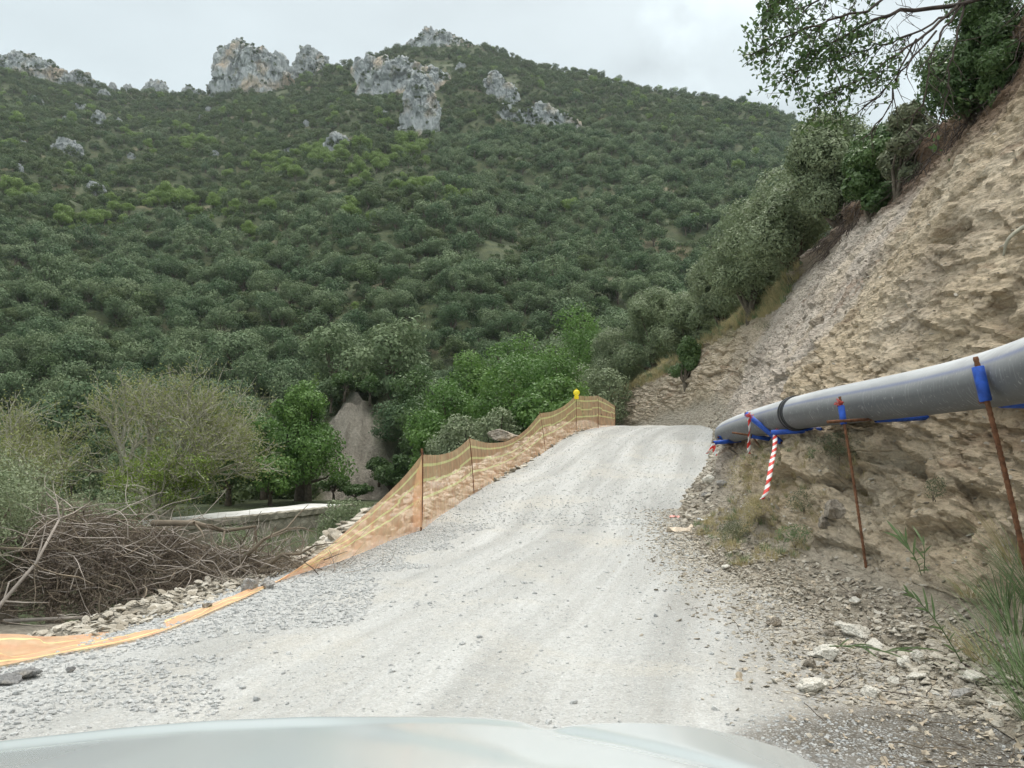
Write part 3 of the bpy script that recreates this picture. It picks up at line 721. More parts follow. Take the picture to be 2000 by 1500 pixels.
def lobes_crown(rng, rx, rz, zc, nl, lr, n, flat=1.):
    """leaf centres + outward normals on many overlapping lobes of a crown ellipsoid"""
    d = rng.normal(size=(nl, 3)); d /= np.linalg.norm(d, axis=1)[:, None]; d[:, 2] = np.where(d[:, 2] < -.45, -d[:, 2], d[:, 2])
    rr = rng.uniform(.45, .95, nl)[:, None]
    c = d * rr * np.array([rx, rx, rz]) * .8 + np.array([0, 0, zc]); r = lr * rng.uniform(.65, 1.25, nl)
    w = r ** 2; li = rng.choice(nl, n, p=w / w.sum())
    o = rng.normal(size=(n, 3)); o /= np.linalg.norm(o, axis=1)[:, None]
    q = rng.uniform(0, 1, n) ** .35
    bump = 1 + .25 * perlin(o * 2.2 + li[:, None] * 3.7, 5)
    C = c[li] + o * (r[li] * q * bump)[:, None] * np.array([1, 1, .85])
    # drop leaves deep inside other lobes and in a few holes
    keep = np.ones(n, bool)
    for k in range(nl):
        keep &= ~((np.linalg.norm(C - c[k], axis=1) < r[k] * .55) & (li != k))
    hole = perlin(C / (lr * .75) + 11, 8); keep &= hole > -.34
    cvl = rng.uniform(0, 1, nl)[li] * .55
    return C[keep], o[keep], cvl[keep], c, r
def crown_mesh(name, seed, mat, rx=2.6, rz=1.9, zc=2.7, nl=16, lr=1.05, n=1000, leaf=.36, asp=.6, trunk=None, jit=.35):
    rng = np.random.default_rng(seed)
    C, o, cvl, lc, lr_ = lobes_crown(rng, rx, rz, zc, nl, lr, n)
    v, f = leaf_cards(C, o + np.array([0, 0, .12]), leaf, rng, asp, jit)
    cv = np.repeat(np.clip(cvl * 1.3 + rng.uniform(0, .25, len(C)), 0, 1), 4)
    if trunk is None:
        return mesh_np(name, v, f, [mat], False, {'cv': cv}), lc
    mb = MB(); mb.tube([(0, 0, -.6), (.08, .05, zc * .3), (.1, 0, zc * .7)], [.22, .16, .08], 6)
    for c in lc[::4]: mb.tube([(.1, .0, zc * .35), tuple(c * .6 + np.array([0, 0, zc * .2])), tuple(c)], [.1, .05, .02], 4, False)
    tv = np.concatenate(mb.v); tf = np.concatenate(mb.f4)
    me = mesh_np(name, np.concatenate([v, tv]), np.concatenate([f, tf + len(v)]), [mat, trunk], False, {'cv': np.concatenate([cv, np.zeros(len(tv))])}, mat_idx=np.concatenate([np.zeros(len(f)), np.ones(len(tf))]))
    return me, lc
def trunk_mesh(name, lc, mat, zc=2.7, r=.2, lean=.15, seed=0, z0=-.6):
    mb = MB(); rng = np.random.default_rng(seed + 900)
    zt = zc * .42
    mid = np.array([rng.normal(0, lean), rng.normal(0, lean), zt])
    mb.tube([(0, 0, z0), (mid[0] * .3, mid[1] * .3, zt * .4), tuple(mid)], [r * 1.35, r, r * .75], 8)
    for c in lc[::2]:
        a = mid + (c - mid) * .45 + np.array([0, 0, -.05 * zc]) + rng.normal(0, .1 * r * 5, 3)
        mb.tube([tuple(mid - [0, 0, .05]), tuple(a), tuple(c)], [r * .5, r * .28, r * .08], 5, False)
    return mb.mesh(name, [mat], True)
def kind_set(prefix, mat, count, seed, **k):
    out = []
    for i in range(count):
        cm, lc = crown_mesh('crown', seed + i, mat, **k); tm = trunk_mesh('trunk', lc, M['bark'], k.get('zc', 2.7), .07 * k.get('rx', 2.6), seed=seed + i)
        out.append((tm, cm))
    return out
def place_tree(name, parts, loc, rz, sc, label, cat='tree', group=None):
    t = empty(name, label, cat, loc, rz, group); t.scale = sc if isinstance(sc, tuple) else (sc, sc, sc)
    link('trunk', parts[0], t); link('crown', parts[1], t); return t

OL = kind_set('olive', M['olive_far'], 7, 10, rx=2.8, rz=2.7, zc=2.5, nl=17, lr=1.15, n=6500, leaf=.23, jit=.17)
OK = kind_set('oak', M['oak_far'], 5, 40, rx=2.5, rz=2.3, zc=2.1, nl=15, lr=1.05, n=5000, leaf=.24, asp=.75, jit=.16)
GN_ = kind_set('green', M['green_far'], 4, 60, rx=2.6, rz=2.7, zc=2.6, nl=16, lr=1.05, n=5000, leaf=.26, asp=.75, jit=.16)
far_src = [crown_mesh('far_olive', 110 + i, M['olive_far'], 2.9, 2.7, 2.4, 14, 1.25, 1900, .36, .7, M['bark'], .17)[0] for i in range(5)] + \
          [crown_mesh('far_oak', 130 + i, M['oak_far'], 2.7, 2.3, 1.8, 12, 1.2, 1300, .38, .75, M['bark'], .17)[0] for i in range(5)] + \
          [crown_mesh('far_green', 150 + i, M['green_far'], 2.7, 2.6, 2.2, 12, 1.2, 1300, .38, .75, M['bark'], .17)[0] for i in range(3)]
BRIGHT = [(420, 425, 60, 25), (700, 330, 90, 35), (800, 300, 60, 25), (820, 375, 60, 25), (880, 395, 40, 25), (150, 440, 60, 25), (250, 430, 50, 20), (640, 310, 60, 20), (330, 400, 60, 25), (380, 290, 50, 12), (260, 265, 30, 10), (560, 340, 60, 22), (480, 470, 50, 18), (40, 385, 40, 20), (700, 440, 60, 25)]
ROCKS = [(392, 574, 60, 180), (556, 652, 82, 152), (682, 892, 98, 175), (782, 862, 150, 258), (780, 950, 44, 104), (936, 1014, 134, 200), (955, 1130, 196, 250), (-60, 124, 98, 140), (118, 190, 134, 166), (92, 156, 262, 300), (174, 206, 210, 240), (630, 690, 252, 292), (268, 328, 148, 176), (54, 82, 184, 204), (132, 176, 198, 214), (160, 202, 355, 378)]
def to_px(x, y, z):
    c, s = math.cos(PITCH), math.sin(PITCH); dz = z - CAM.z
    f = y * c + dz * s; v = dz * c - y * s
    return 1000 + F * x / f, 750 - F * v / f
REG = [(lambda p, r: r > 800, 'down in the valley behind the pale bare tree', 'olives down in the valley'),
       (lambda p, r: p < 330 and r > 690, 'low on the far left slope above the pale bare tree', 'olives above the pale bare tree'),
       (lambda p, r: p < 330, 'on the far left mountainside higher than the bare tree', 'olives higher up the far left slope'),
       (lambda p, r: p < 680 and r > 660, 'on the slope just above the tall bright green tree', 'olives above the tall bright green tree'),
       (lambda p, r: p < 680, 'halfway up the slope under the tall crag', 'olives halfway up under the tall crag'),
       (lambda p, r: p < 1000 and r > 640, 'on the slope above the landslide and green thicket', 'olives above the landslide scar'),
       (lambda p, r: p < 1000, 'in the orchard midway up under the ochre cliff', 'olives midway under the ochre cliff'),
       (lambda p, r: True, 'on the orchard slope rising behind the excavated bank', 'olives on the slope behind the bank')]
def plant_hill():
    r = np.random.default_rng(3); cand = []
    def layer(y0, y1, sp, jit=.42):
        ys = np.arange(y0, y1, sp); out = []
        for k, y in enumerate(ys):
            w = .80 * y + 6; xs = np.arange(-w, min(w, .50 * y + 8), sp) + (k % 2) * sp / 2
            out.append(np.stack([xs + r.normal(0, sp * jit * .6, len(xs)), y + r.normal(0, sp * jit * .6, len(xs))], 1))
        return np.concatenate(out)
    pts = np.concatenate([layer(52, 150, 4.6), layer(150, 330, 4.8), layer(330, 470, 4.5), layer(470, 640, 4.3)])
    x, y = pts.T; z = H(x, y); px, py = to_px(x, y, z)
    az = x / y; past = y > ysky(az) + 12
    keep = ~past
    # leave the lane, scar and bright thicket free
    keep &= ~((px > 600) & (px < 800 - (y - 53) * 9) & (y < 61))
    keep &= ~((y < 60) & (az > -.02))
    nz = fbm(np.stack([x, y, x * 0], 1) / 25, 3, 201); nz2 = fbm(np.stack([x, y, x * 0], 1) / 60, 3, 211)
    gap = ((nz > .50) & (y < 330)) | (r.random(len(x)) < .05); keep &= ~gap
    kind = np.zeros(len(x), int)                      # 0 olive 1 oak scrub 2 bright
    pol = np.where(px > 850, smooth(235, 300, py + nz * 40), smooth(400, 470, py + nz * 60 + (px < 300) * -20))
    kind = np.where(r.random(len(x)) < np.clip(pol * .80 + .04, 0, 1), 0, 1)
    br = np.zeros(len(x))
    for bx, by, sx, sy in BRIGHT: br = np.maximum(br, np.exp(-((px - bx) / sx) ** 2 - ((py - by) / sy) ** 2))
    kind = np.where((br + r.normal(0, .18, len(x)) > .62), 2, kind); kind = np.where((kind == 1) & (r.random(len(x)) < .06), 2, kind)
    for (a, b, c, d) in [(785, 945, 55, 99), (694, 885, 118, 168), (792, 862, 165, 262), (400, 570, 100, 186), (960, 1010, 150, 206), (965, 1120, 212, 256), (96, 152, 270, 308), (634, 688, 262, 300)]: keep &= ~((px > a) & (px < b) & (py > c) & (py < d))
    x, y, z, px, py, kind = [q[keep] for q in (x, y, z, px, py, kind)]
    size = np.where(kind == 0, .45 + .98 * r.random(len(x)) ** .85, .42 + .95 * r.random(len(x)) ** 1.2)
    size = size * np.where(y > 330, 1.02, .98) * np.where(r.random(len(x)) < .07, 1.35, 1)
    vis = (px > -25) & (px < 1640)
    single = np.zeros(len(x), bool)
    for kd, mx in ((0, 296), (1, 150), (2, 120)):
        i = np.where(vis & (kind == kd) & (size > .78))[0]; i = i[np.argsort(y[i] / size[i])][:mx]; single[i] = True
    names = {0: ('olive_tree', 'grey-green olive tree', OL, 'olive tree'), 1: ('evergreen_oak', 'dark green evergreen oak', OK, 'oak tree'), 2: ('bright_green_tree', 'fresh bright green tree', GN_, 'tree')}
    for i in np.where(single)[0]:
        nm, lb, st, ct = names[kind[i]]
        for fn, w, g in REG:
            if fn(px[i], py[i]): break
        sc = float(size[i]); hs = sc * r.uniform(.85, 1.1)
        place_tree(nm, st[r.integers(len(st))], (x[i], y[i], z[i]), r.uniform(0, 6.28), (sc, sc, float(hs)), lb + ' ' + w, ct, g.replace('olives', {0: 'olives', 1: 'oaks', 2: 'bright green trees'}[kind[i]]))
    m = ~single; n = int(m.sum())
    base = {0: (0, 5), 1: (5, 5), 2: (10, 3)}
    idx = np.array([base[k][0] + r.integers(base[k][1]) for k in kind[m]])
    scl = size[m][:, None] * np.stack([np.ones(n), np.ones(n), r.uniform(.8, 1.15, n)], 1)
    rot = np.stack([np.zeros(n), np.zeros(n), r.uniform(0, 6.28, n)], 1)
    scatter('forest', 'dense cover of distant olives and scrub over the whole mountainside', 'forest', np.stack([x[m], y[m], z[m]], 1), rot, scl, idx, far_src)
    print('TREES', n, int(single.sum()))
    cp = []; cs = []
    for V, W_ in zip(CRAGS, CRAGW):                       # scrub that has taken root on the crags
        k = r.choice(len(V), min(int(W_ * 9), 900), replace=False); q = V[k]; g = fbm(q / 9, 3, 5) > .22; cp.append(q[g]); cs.append(r.uniform(.25, .62, int(g.sum())))
    cp = np.concatenate(cp); cs = np.concatenate(cs)
    scatter('crag_scrub', 'small dark bushes rooted in the cracks of the limestone crags', 'scrub', cp - [0, 0, .4], np.stack([cs * 0, cs * 0, r.uniform(0, 6.28, len(cs))], 1), cs, r.integers(0, 2, len(cs)), far_src[5:7])
    # low scrub between the trees
    n = 24000; yy = 46 + 570 * r.random(n) ** 1.1; xx = r.uniform(-.8, .55, n) * yy; zz = H(xx, yy)
    g = fbm(np.stack([xx, yy, xx * 0], 1) / 9, 3, 221) > -.15; pq = 1000 + F * xx / yy; g &= ~((pq > 600) & (pq < 790 - (yy - 53) * 9) & (yy < 61)); xx, yy, zz = xx[g], yy[g], zz[g]; n = len(xx)
    us = [crown_mesh('low_scrub', 170 + i, M['oak_far'] if i % 2 else M['olive_far'], 1.5, .8, .6, 8, .65, 260, .34, .65)[0] for i in range(4)]
    scatter('undergrowth', 'low dark scrub filling the gaps between hillside trees', 'scrub', np.stack([xx, yy, zz - .2], 1), np.stack([xx * 0, xx * 0, r.uniform(0, 6.28, n)], 1), r.uniform(.4, 1.15, n) * (1 + yy / 700), r.integers(0, 4, n), us)
plant_hill()

# ---- leafy trees of the valley, each its own crown
def big_tree(name, px, top, bot_y, d, wpx, mat, label, cat='tree', group=None, n=14000, leaf=.16, lrf=.3, nl=34, base=None, seed=0, bark='bark', asp=.75, rzf=.5, low=-.03):
    """tree whose crown top shows at (px, top), d metres away; wpx = crown width in photo pixels"""
    tp = P(px, top, d); w = wpx * d / F
    b = Vector((tp.x, d, float(H(np.array(tp.x), np.array(float(d)))))) if base is None else Vector(base)
    h = tp.z - b.z; z0 = h * low
    rz = (h - z0) * rzf; zc = z0 + rz; rx = w / 2
    cm, lc = crown_mesh('crown', 300 + seed, M[mat], rx * 1.0, rz * 1.0, zc, nl, min(rx, rz) * lrf * 1.25, int(n * 1.3), leaf, asp, jit=.24)
    tm = trunk_mesh('trunk', lc, M[bark], zc * 1.1, .045 * h * .9, .1, 300 + seed)
    t = empty(name, label, cat, b, 0, group)
    link('trunk', tm, t); link('crown', cm, t); return t
th = 'green trees in the thicket below the road'
for k, (px, top, by, d, w, mt, lb) in enumerate([
    (1140, 572, 800, 60, 165, 'green', 'tallest broad fresh green tree at the right of the thicket'),
    (1012, 622, 800, 56, 190, 'green', 'wide rounded bright green tree in the middle of the thicket'),
    (1085, 655, 820, 52, 150, 'green', 'fresh green tree in front of the tallest thicket tree'),
    (930, 660, 800, 54, 140, 'green', 'mid green tree left of the wide rounded one'),
    (880, 722, 860, 48, 150, 'green', 'bright green leafy tree leaning out at the thicket left end'),
    (1000, 705, 850, 46, 180, 'green', 'low fresh green tree right behind the net fence'),
    (845, 790, 880, 44, 110, 'green', 'lowest bright green tree above the net fence left part'),
    (812, 700, 880, 56, 100, 'oak', 'dark evergreen right of the landslide scar'),
    (762, 700, 850, 66, 100, 'oak', 'dark oak on the crest of the landslide scar'),
    (830, 742, 850, 52, 110, 'oak', 'dark green tree between the scar and the thicket'),
    (900, 800, 880, 40, 130, 'olive', 'grey-green bush behind the net fence right of the big post'),
    (975, 780, 880, 38, 110, 'olive', 'grey-green bush above the rubble mound'),
    (1045, 765, 860, 38, 110, 'green', 'small green tree above the rubble mound right side'),
    (1090, 730, 860, 42, 120, 'green', 'green tree below the yellow warning lamp'),
    (1180, 690, 830, 46, 120, 'olive', 'grey olive right of the yellow warning lamp'),
    (1105, 780, 840, 36, 70, 'green', 'small leafy bush just left of the yellow lamp'),
    (660, 730, 800, 70, 90, 'oak', 'dark tree above the landslide behind the tall green tree'),
    (470, 760, 900, 58, 120, 'oak', 'dark green tree between the bare tree and the tall green tree'),
    (520, 800, 900, 50, 110, 'green', 'mid green tree left of the tall green tree'),
    (450, 830, 960, 44, 110, 'oak', 'dark bush beside the bare tree right side'),
    (530, 880, 960, 44, 100, 'green', 'green bush at the foot of the tall green tree'),
    (792, 880, 980, 50, 70, 'oak', 'dark bush at the right foot of the landslide scar')]):
    big_tree({'green': 'leafy_tree', 'oak': 'evergreen_oak', 'olive': 'olive_tree'}[mt], px, top, by, d, w, mt, lb, 'tree' if mt != 'oak' else 'oak tree', th, 15000 if w > 120 else 9000, .17 if mt != 'olive' else .13, .36, 30, None, k)
big_tree('poplar_tree', 592, 716, 0, 48, 140, 'green', 'tall pointed bright green tree beside the landslide scar', 'tree', None, 16000, .16, .30, 30, None, 50)
big_tree('leafy_tree', 605, 812, 0, 47.3, 195, 'green', 'wide low green tree merging with the foot of the tall pointed one', 'tree', None, 15000, .16, .34, 30, None, 51)

# ---- olives on top of the cut bank
def bank_tree(name, px, top, d, w, mat, label, cat='olive tree', group=None, n=20000, leaf=.12, seed=0, s=.80, low=-.10, asp=.45, drop=0, bark='bark', nl=38):
    tp = P(px, top, d); row = BANK['V'][int(np.argmin(abs(BANK['ys'] - d)))]; j = int(np.argmin(np.abs(row[:, 0] - tp.x) + (BANK['ss'] < .7) * 9))
    b = (tp.x, d, float(np.interp(tp.x, np.maximum.accumulate(row[:, 0]), row[:, 2])) - drop)
    return big_tree(name, px, top, 0, d, w * 1.12, mat, label, cat, group, int(n * 2.4), leaf, .40, int(nl * .62), b, seed, bark, asp, .52, low)
g = 'olives along the top of the bank'
bank_tree('olive_tree', 1632, 205, 24.5, 180, 'olive', 'tallest olive on the bank top under the hanging oak branch', group=g, seed=70, drop=1.0, n=26000)
bank_tree('evergreen_oak', 1722, 228, 22, 130, 'oak', 'dark oak on the bank top right of the tallest olive', 'oak tree', group=g, seed=77, drop=.8)
bank_tree('olive_tree', 1545, 298, 28, 195, 'olive', 'broad pale olive with a rounded head left of the tallest one', group=g, seed=71, drop=1.2, n=26000)
bank_tree('olive_tree', 1465, 368, 32.5, 160, 'olive', 'full dark olive above the grey rock face', group=g, seed=73, drop=1.5, n=24000)
bank_tree('olive_tree', 1402, 468, 38, 115, 'olive', 'narrow olive lower down the bank row', group=g, seed=74, drop=1.4)
bank_tree('olive_tree', 1345, 560, 42, 100, 'olive', 'spreading olive over the dry grass slope', group=g, seed=75, drop=1.2)
bank_tree('olive_tree', 1275, 556, 48, 120, 'olive', 'large silvery olive at the low left end of the bank row', group=g, seed=76, drop=1.5, n=24000)
bank_tree('olive_tree', 1205, 640, 50, 100, 'olive', 'last olive of the bank row beside the green thicket', group=g, seed=78, drop=1.2)
bank_tree('shrub', 1340, 640, 38, 55, 'oak', 'dark round bush on the dry grass of the bank', 'bush', seed=80, n=6000, drop=.4)
bank_tree('shrub', 1700, 275, 19, 95, 'oak', 'mid green leafy bush overhanging the bank rim', 'bush', seed=81, n=7000, leaf=.13, asp=.6, drop=.6, nl=18)
bank_tree('shrub', 1760, 180, 17.5, 110, 'heath', 'grey green twiggy bush on the rim under the oak branch', 'bush', seed=82, n=3000, drop=.8, nl=18)
bank_tree('shrub', 1905, -40, 13.6, 190, 'oak', 'dark dense bush at the top right of the bank rim', 'bush', seed=83, n=15000, leaf=.09, drop=1.0)
bank_tree('shrub', 1950, 60, 12.4, 90, 'oak', 'small green bush hanging over the soil lip at top right', 'bush', seed=84, n=12000, leaf=.09, drop=1.0)

# ---- branching bare trees
def grow(mb, rng, p, d, L_, r, depth, tips, spread=.5, up=.25, n=(2, 4), shrink=.74, minr=.006, segs=3):
    pts = [p.copy()]; dd = d.copy()
    for _ in range(segs):
        dd = dd + rng.normal(0, .13, 3) + np.array([0, 0, up * .18]); dd /= np.linalg.norm(dd); pts.append(pts[-1] + dd * L_ / segs)
    mb.tube(pts, np.linspace(r, r * .68, segs + 1), 5 if r > .03 else 3, False)
    if depth == 0: tips.append((pts[-1], dd)); return
    if depth <= 3: tips.append((pts[-1], dd)); tips.append((pts[1], dd))
    for k in range(rng.integers(*n) + (1 if depth > 3 else 0)):
        q = pts[-1] if k < 2 else pts[rng.integers(1, len(pts))]
        nd = dd + rng.normal(0, spread, 3); nd[2] += up * .3; nd /= np.linalg.norm(nd)
        grow(mb, rng, q, nd, L_ * shrink * rng.uniform(.8, 1.15), max(r * .62, minr), depth - 1, tips, spread, up, n, shrink, minr, segs)
def bare_tree(name, base, h, stems, label, seed, depth=6, leafn=5, leaf=.09, mat='young', lean=.35, bark='bark_pale', r0=.15, cat='tree', spread=.45, Lf=.27, group=None):
    rng = np.random.default_rng(seed); mb = MB(); tips = []
    t = empty(name, label, cat, base, 0, group)
    for k in range(stems):
        a = k * 2 * pi / stems + rng.uniform(-.4, .4); d = np.array([math.cos(a) * lean, math.sin(a) * lean * .7, 1.]); d /= np.linalg.norm(d)
        grow(mb, rng, np.array([math.cos(a) * .2, math.sin(a) * .2, -.3]), d, h * Lf, r0 * rng.uniform(.7, 1.1), depth, tips, spread, .25)
    link('trunk', mb.mesh('trunk', [M[bark]], True), t)
    T = np.array([q[0] for q in tips]); n = len(T) * leafn
    C = np.repeat(T, leafn, 0) + rng.normal(0, h * .018, (n, 3)); v, f = leaf_cards(C, rng.normal(size=(n, 3)), leaf, rng, .7, .5)
    link('crown', mesh_np('crown', v, f, [M[mat]], False, {'cv': np.repeat(rng.uniform(0, 1, n), 4)}), t)
    print('BARE', name, len(tips)); return t
def gz(x, y): return float(H(np.array(float(x)), np.array(float(y))))
bx, by_ = -16.6, 36
bare_tree('bare_tree', (bx, by_, gz(bx, by_)), 10.5, 5, 'large pale spreading tree with sparse young leaves in the valley', 5, 6, 2, .11, lean=.62, spread=.42, Lf=.225)
bare_tree('bare_tree', (-23.5, 36, gz(-23.5, 36)), 7.2, 4, 'smaller sparse brownish tree at the left edge behind the shrubs', 6, 5, 4, .11, lean=.45)
bare_tree('bare_tree', (-19.8, 32, gz(-19.8, 32)), 5.2, 4, 'pale half-bare tree standing left in front of the large spreading one', 7, 5, 4, .10, lean=.4)
bare_tree('climber_tree', (-14.8, 33.2, gz(-14.8, 33.2)), 4.4, 3, 'yellow-green climber covered tree below the large spreading one', 8, 5, 7, .10, 'ivy', .3)
bare_tree('bare_shrub', (-4.6, 15.5, gz(-4.6, 15.5)), 2.6, 7, 'leafless pale grey shrub beside the net fence', 9, 4, 0 + 1, .03, 'heath', .7, 'twig_grey', .025, 'bush', .4)
bare_tree('bare_shrub', (-5.9, 17, gz(-5.9, 17)), 1.9, 6, 'grey-green thin shrub behind the brush pile', 12, 4, 5, .06, 'olive', .5, 'twig_grey', .025, 'bush', .4)
def near_shrub(name, x, y, w, h, mat, label, n, leaf, seed, asp=.3, z=None, bark='bark', cat='bush', group=None):
    z = gz(x, y) if z is None else z
    cm, lc = crown_mesh('crown', 400 + seed, M[mat], w / 2, h * .5, h * .5, 26, min(w, h) * .22, n, leaf, asp, jit=.5)
    t = empty(name, label, cat, (x, y, z), 0, group); link('trunk', trunk_mesh('trunk', lc, M[bark], h * .5, .05 * h, .1, seed), t); link('crown', cm, t); return t
near_shrub('olive_shrub', -7.2, 11.4, 2.2, 2.6, 'olive', 'silvery green shrub at the left edge behind the brush pile', 22000, .055, 1)
near_shrub('olive_shrub', -6.2, 8.9, 1.5, 2.0, 'olive', 'olive shrub cut by the left picture edge', 22000, .055, 2)
near_shrub('olive_shrub', -10.2, 14.5, 3.6, 4.0, 'olive', 'taller grey-green shrub left of the rust brown dead boughs', 20000, .075, 3)
near_shrub('olive_shrub', -9.2, 17.2, 2.8, 3.6, 'olive', 'pale olive sapling between the dead boughs and the bare tree', 14000, .07, 4)
near_shrub('shrub', -8.2, 24, 3.2, 2.2, 'olive', 'grey-green bush in the hollow in front of the low wall', 10000, .09, 5)
near_shrub('shrub', -3.6, 17.5, 1.8, 1.3, 'olive', 'dull green bush just outside the net fence', 12000, .07, 6)
for (px, d, w, h, l) in [(655, 51.5, 2.2, 1.6, 'small bush at the left foot of the bare landslide scar'), (742, 53, 2.0, 1.5, 'small bush growing low on the right of the landslide scar'), (700, 49.5, 3.0, 1.1, 'low spreading bush at the bottom of the landslide scar'),
                        (672, 59.5, 2.4, 1.8, 'bush hanging over the left rim of the landslide scar'), (722, 58.5, 2.4, 1.8, 'bush hanging over the right rim of the landslide scar'), (765, 51.5, 2.8, 2.2, 'dark bush covering the right lower edge of the landslide scar')]:
    near_shrub('shrub', (px - 1000) / F * d, d, w, h, 'oak', l, 3500, .16, px, .7)
near_shrub('shrub', -11.5, 22, 3.6, 2.4, 'green', 'green bush in front of the climber covered tree', 12000, .09, 8)
near_shrub('shrub', -14.5, 24, 4., 2.8, 'oak', 'dark bush under the pale half-bare tree', 12000, .1, 9)

# ---- heap of cut branches
def brush():
    rng = np.random.default_rng(20)
    t = empty('brush_pile', 'long tangled heap of dead grey brown branches beside the road', 'brush pile', (-4.0, 9.55, gz(-4.0, 9.55)))
    L_ = 1.9
    def top(u): return np.interp(u, [-1.1, -.8, -.45, 0, .4, .8, 1.1], [.9, 1.25, 1.25, .95, .75, .58, .35])
    mb = MB()
    for k in range(6000):
        u = rng.uniform(-1.05, 1.05); x = u * L_; yq = rng.normal(0, .5) ; hh = top(u) * max(0, 1 - (yq / 1.3) ** 2); z = hh * rng.uniform(0, 1) ** .6 + .05
        a = rng.uniform(0, 2 * pi); d = np.array([math.cos(a), math.sin(a) * .7, rng.normal(-.05, .35)]); ln = rng.uniform(.2, .9) * (1.3 if k % 12 == 0 else .8)
        p = np.array([x, yq, z]); pts = [p]; 
        for _ in range(5):
            d = d + rng.normal(0, .2, 3) + np.array([0, 0, -.04]); d /= np.linalg.norm(d); p = p + d * ln / 5; p[2] = max(p[2], .01); pts.append(p)
        r = .002 + .010 * rng.random() ** 7
        mb.tube(pts, np.linspace(r, r * .35, 6), 4, False)
    link('twigs', mb.mesh('twigs', [M['twig']], True), t, kind='stuff')
    mb = MB()
    for k in range(380):
        u = rng.uniform(-1.05, 1.1); x = u * L_; yq = rng.normal(-.35, .35); hh = top(u) * max(0.1, 1 - (yq / 1.3) ** 2); z = hh * rng.uniform(.3, 1.08) + .05
        a = rng.uniform(0, 2 * pi); d = np.array([math.cos(a), math.sin(a) * .6, rng.normal(0, .3)]); p = np.array([x, yq, z]); pts = [p]
        for _ in range(6):
            d = d + rng.normal(0, .2, 3); d /= np.linalg.norm(d); p = p + d * rng.uniform(.06, .2); p[2] = max(p[2], .01); pts.append(p)
        mb.tube(pts, np.linspace(.0075, .002, 7), 4, False)
    link('bleached_twigs', mb.mesh('bleached_twigs', [M['twig_grey']], True), t, kind='stuff')
    n = 90000; u = rng.uniform(-1.05, .95, n); yq = rng.normal(0, .45, n); hh = np.interp(u, [-1.1, -.8, -.45, 0, .4, .8], [.9, 1.25, 1.25, .92, .72, .42]) * np.clip(1 - (yq / 1.2) ** 2, 0, 1)
    C = np.stack([u * L_, yq, hh * rng.random(n) ** .6 * .96 + .03], 1); k = fbm(C * 1.8, 3, 9) > -.1; C = C[k]; n = len(C)
    v, f = leaf_cards(C, rng.normal(size=(n, 3)), .05, rng, .22, .6)
    link('dead_leaves', mesh_np('dead_leaves', v, f, [M['dry_leaf']], False, {'cv': np.repeat(rng.uniform(0, 1, n), 4)}), t, kind='stuff')
    def bough(pts, r, mat='twig'):
        m = MB(); pp = [np.array(q, float) for q in pts]; m.tube(pp, np.linspace(r, r * .4, len(pp)), 7)
        for k in range(1, len(pp)):
            for _ in range(2):
                d = rng.normal(0, .5, 3) + (pp[k] - pp[k - 1]); d /= np.linalg.norm(d); m.tube([pp[k], pp[k] + d * .2, pp[k] + d * .4 + rng.normal(0, .06, 3)], [r * .4, r * .3, r * .1], 5, False)
        link('bough', m.mesh('bough', [M[mat]], True), t)
    bough([(-.3, -.2, 1.15), (.2, -.2, 1.15), (.55, -.15, 1.05), (.9, -.1, 1.1)], .04)
    bough([(.9, -.3, .5), (1.3, -.35, .80), (1.5, -.3, .8)], .035)
    bough([(.7, -.4, .6), (1.1, -.4, .98), (1.35, -.35, 1.1)], .03)
    bough([(-1.55, -1.5, .0), (-1.32, -1.3, .45), (-1.18, -1.0, .8), (-1.12, -.7, 1.25)], .028, 'twig_grey')
    bough([(-2.2, -.9, .85), (-1.7, -.9, .95), (-1.2, -.7, .9)], .022)
    bough([(-1.5, -1.0, .18), (-.6, -1.0, .22), (.3, -.95, .2), (1.1, -.9, .15)], .022, 'twig_grey')
    bough([(-.9, -1.0, .1), (-.1, -.95, .3), (.7, -.9, .2), (1.2, -.8, .35)], .02, 'twig_grey')
brush()
near_shrub('dead_boughs', -6.9, 12.0, 1.3, 2.75, 'dry_leaf', 'rust brown withered bough standing up behind the brush pile', 9000, .05, 7, .25, bark='twig')

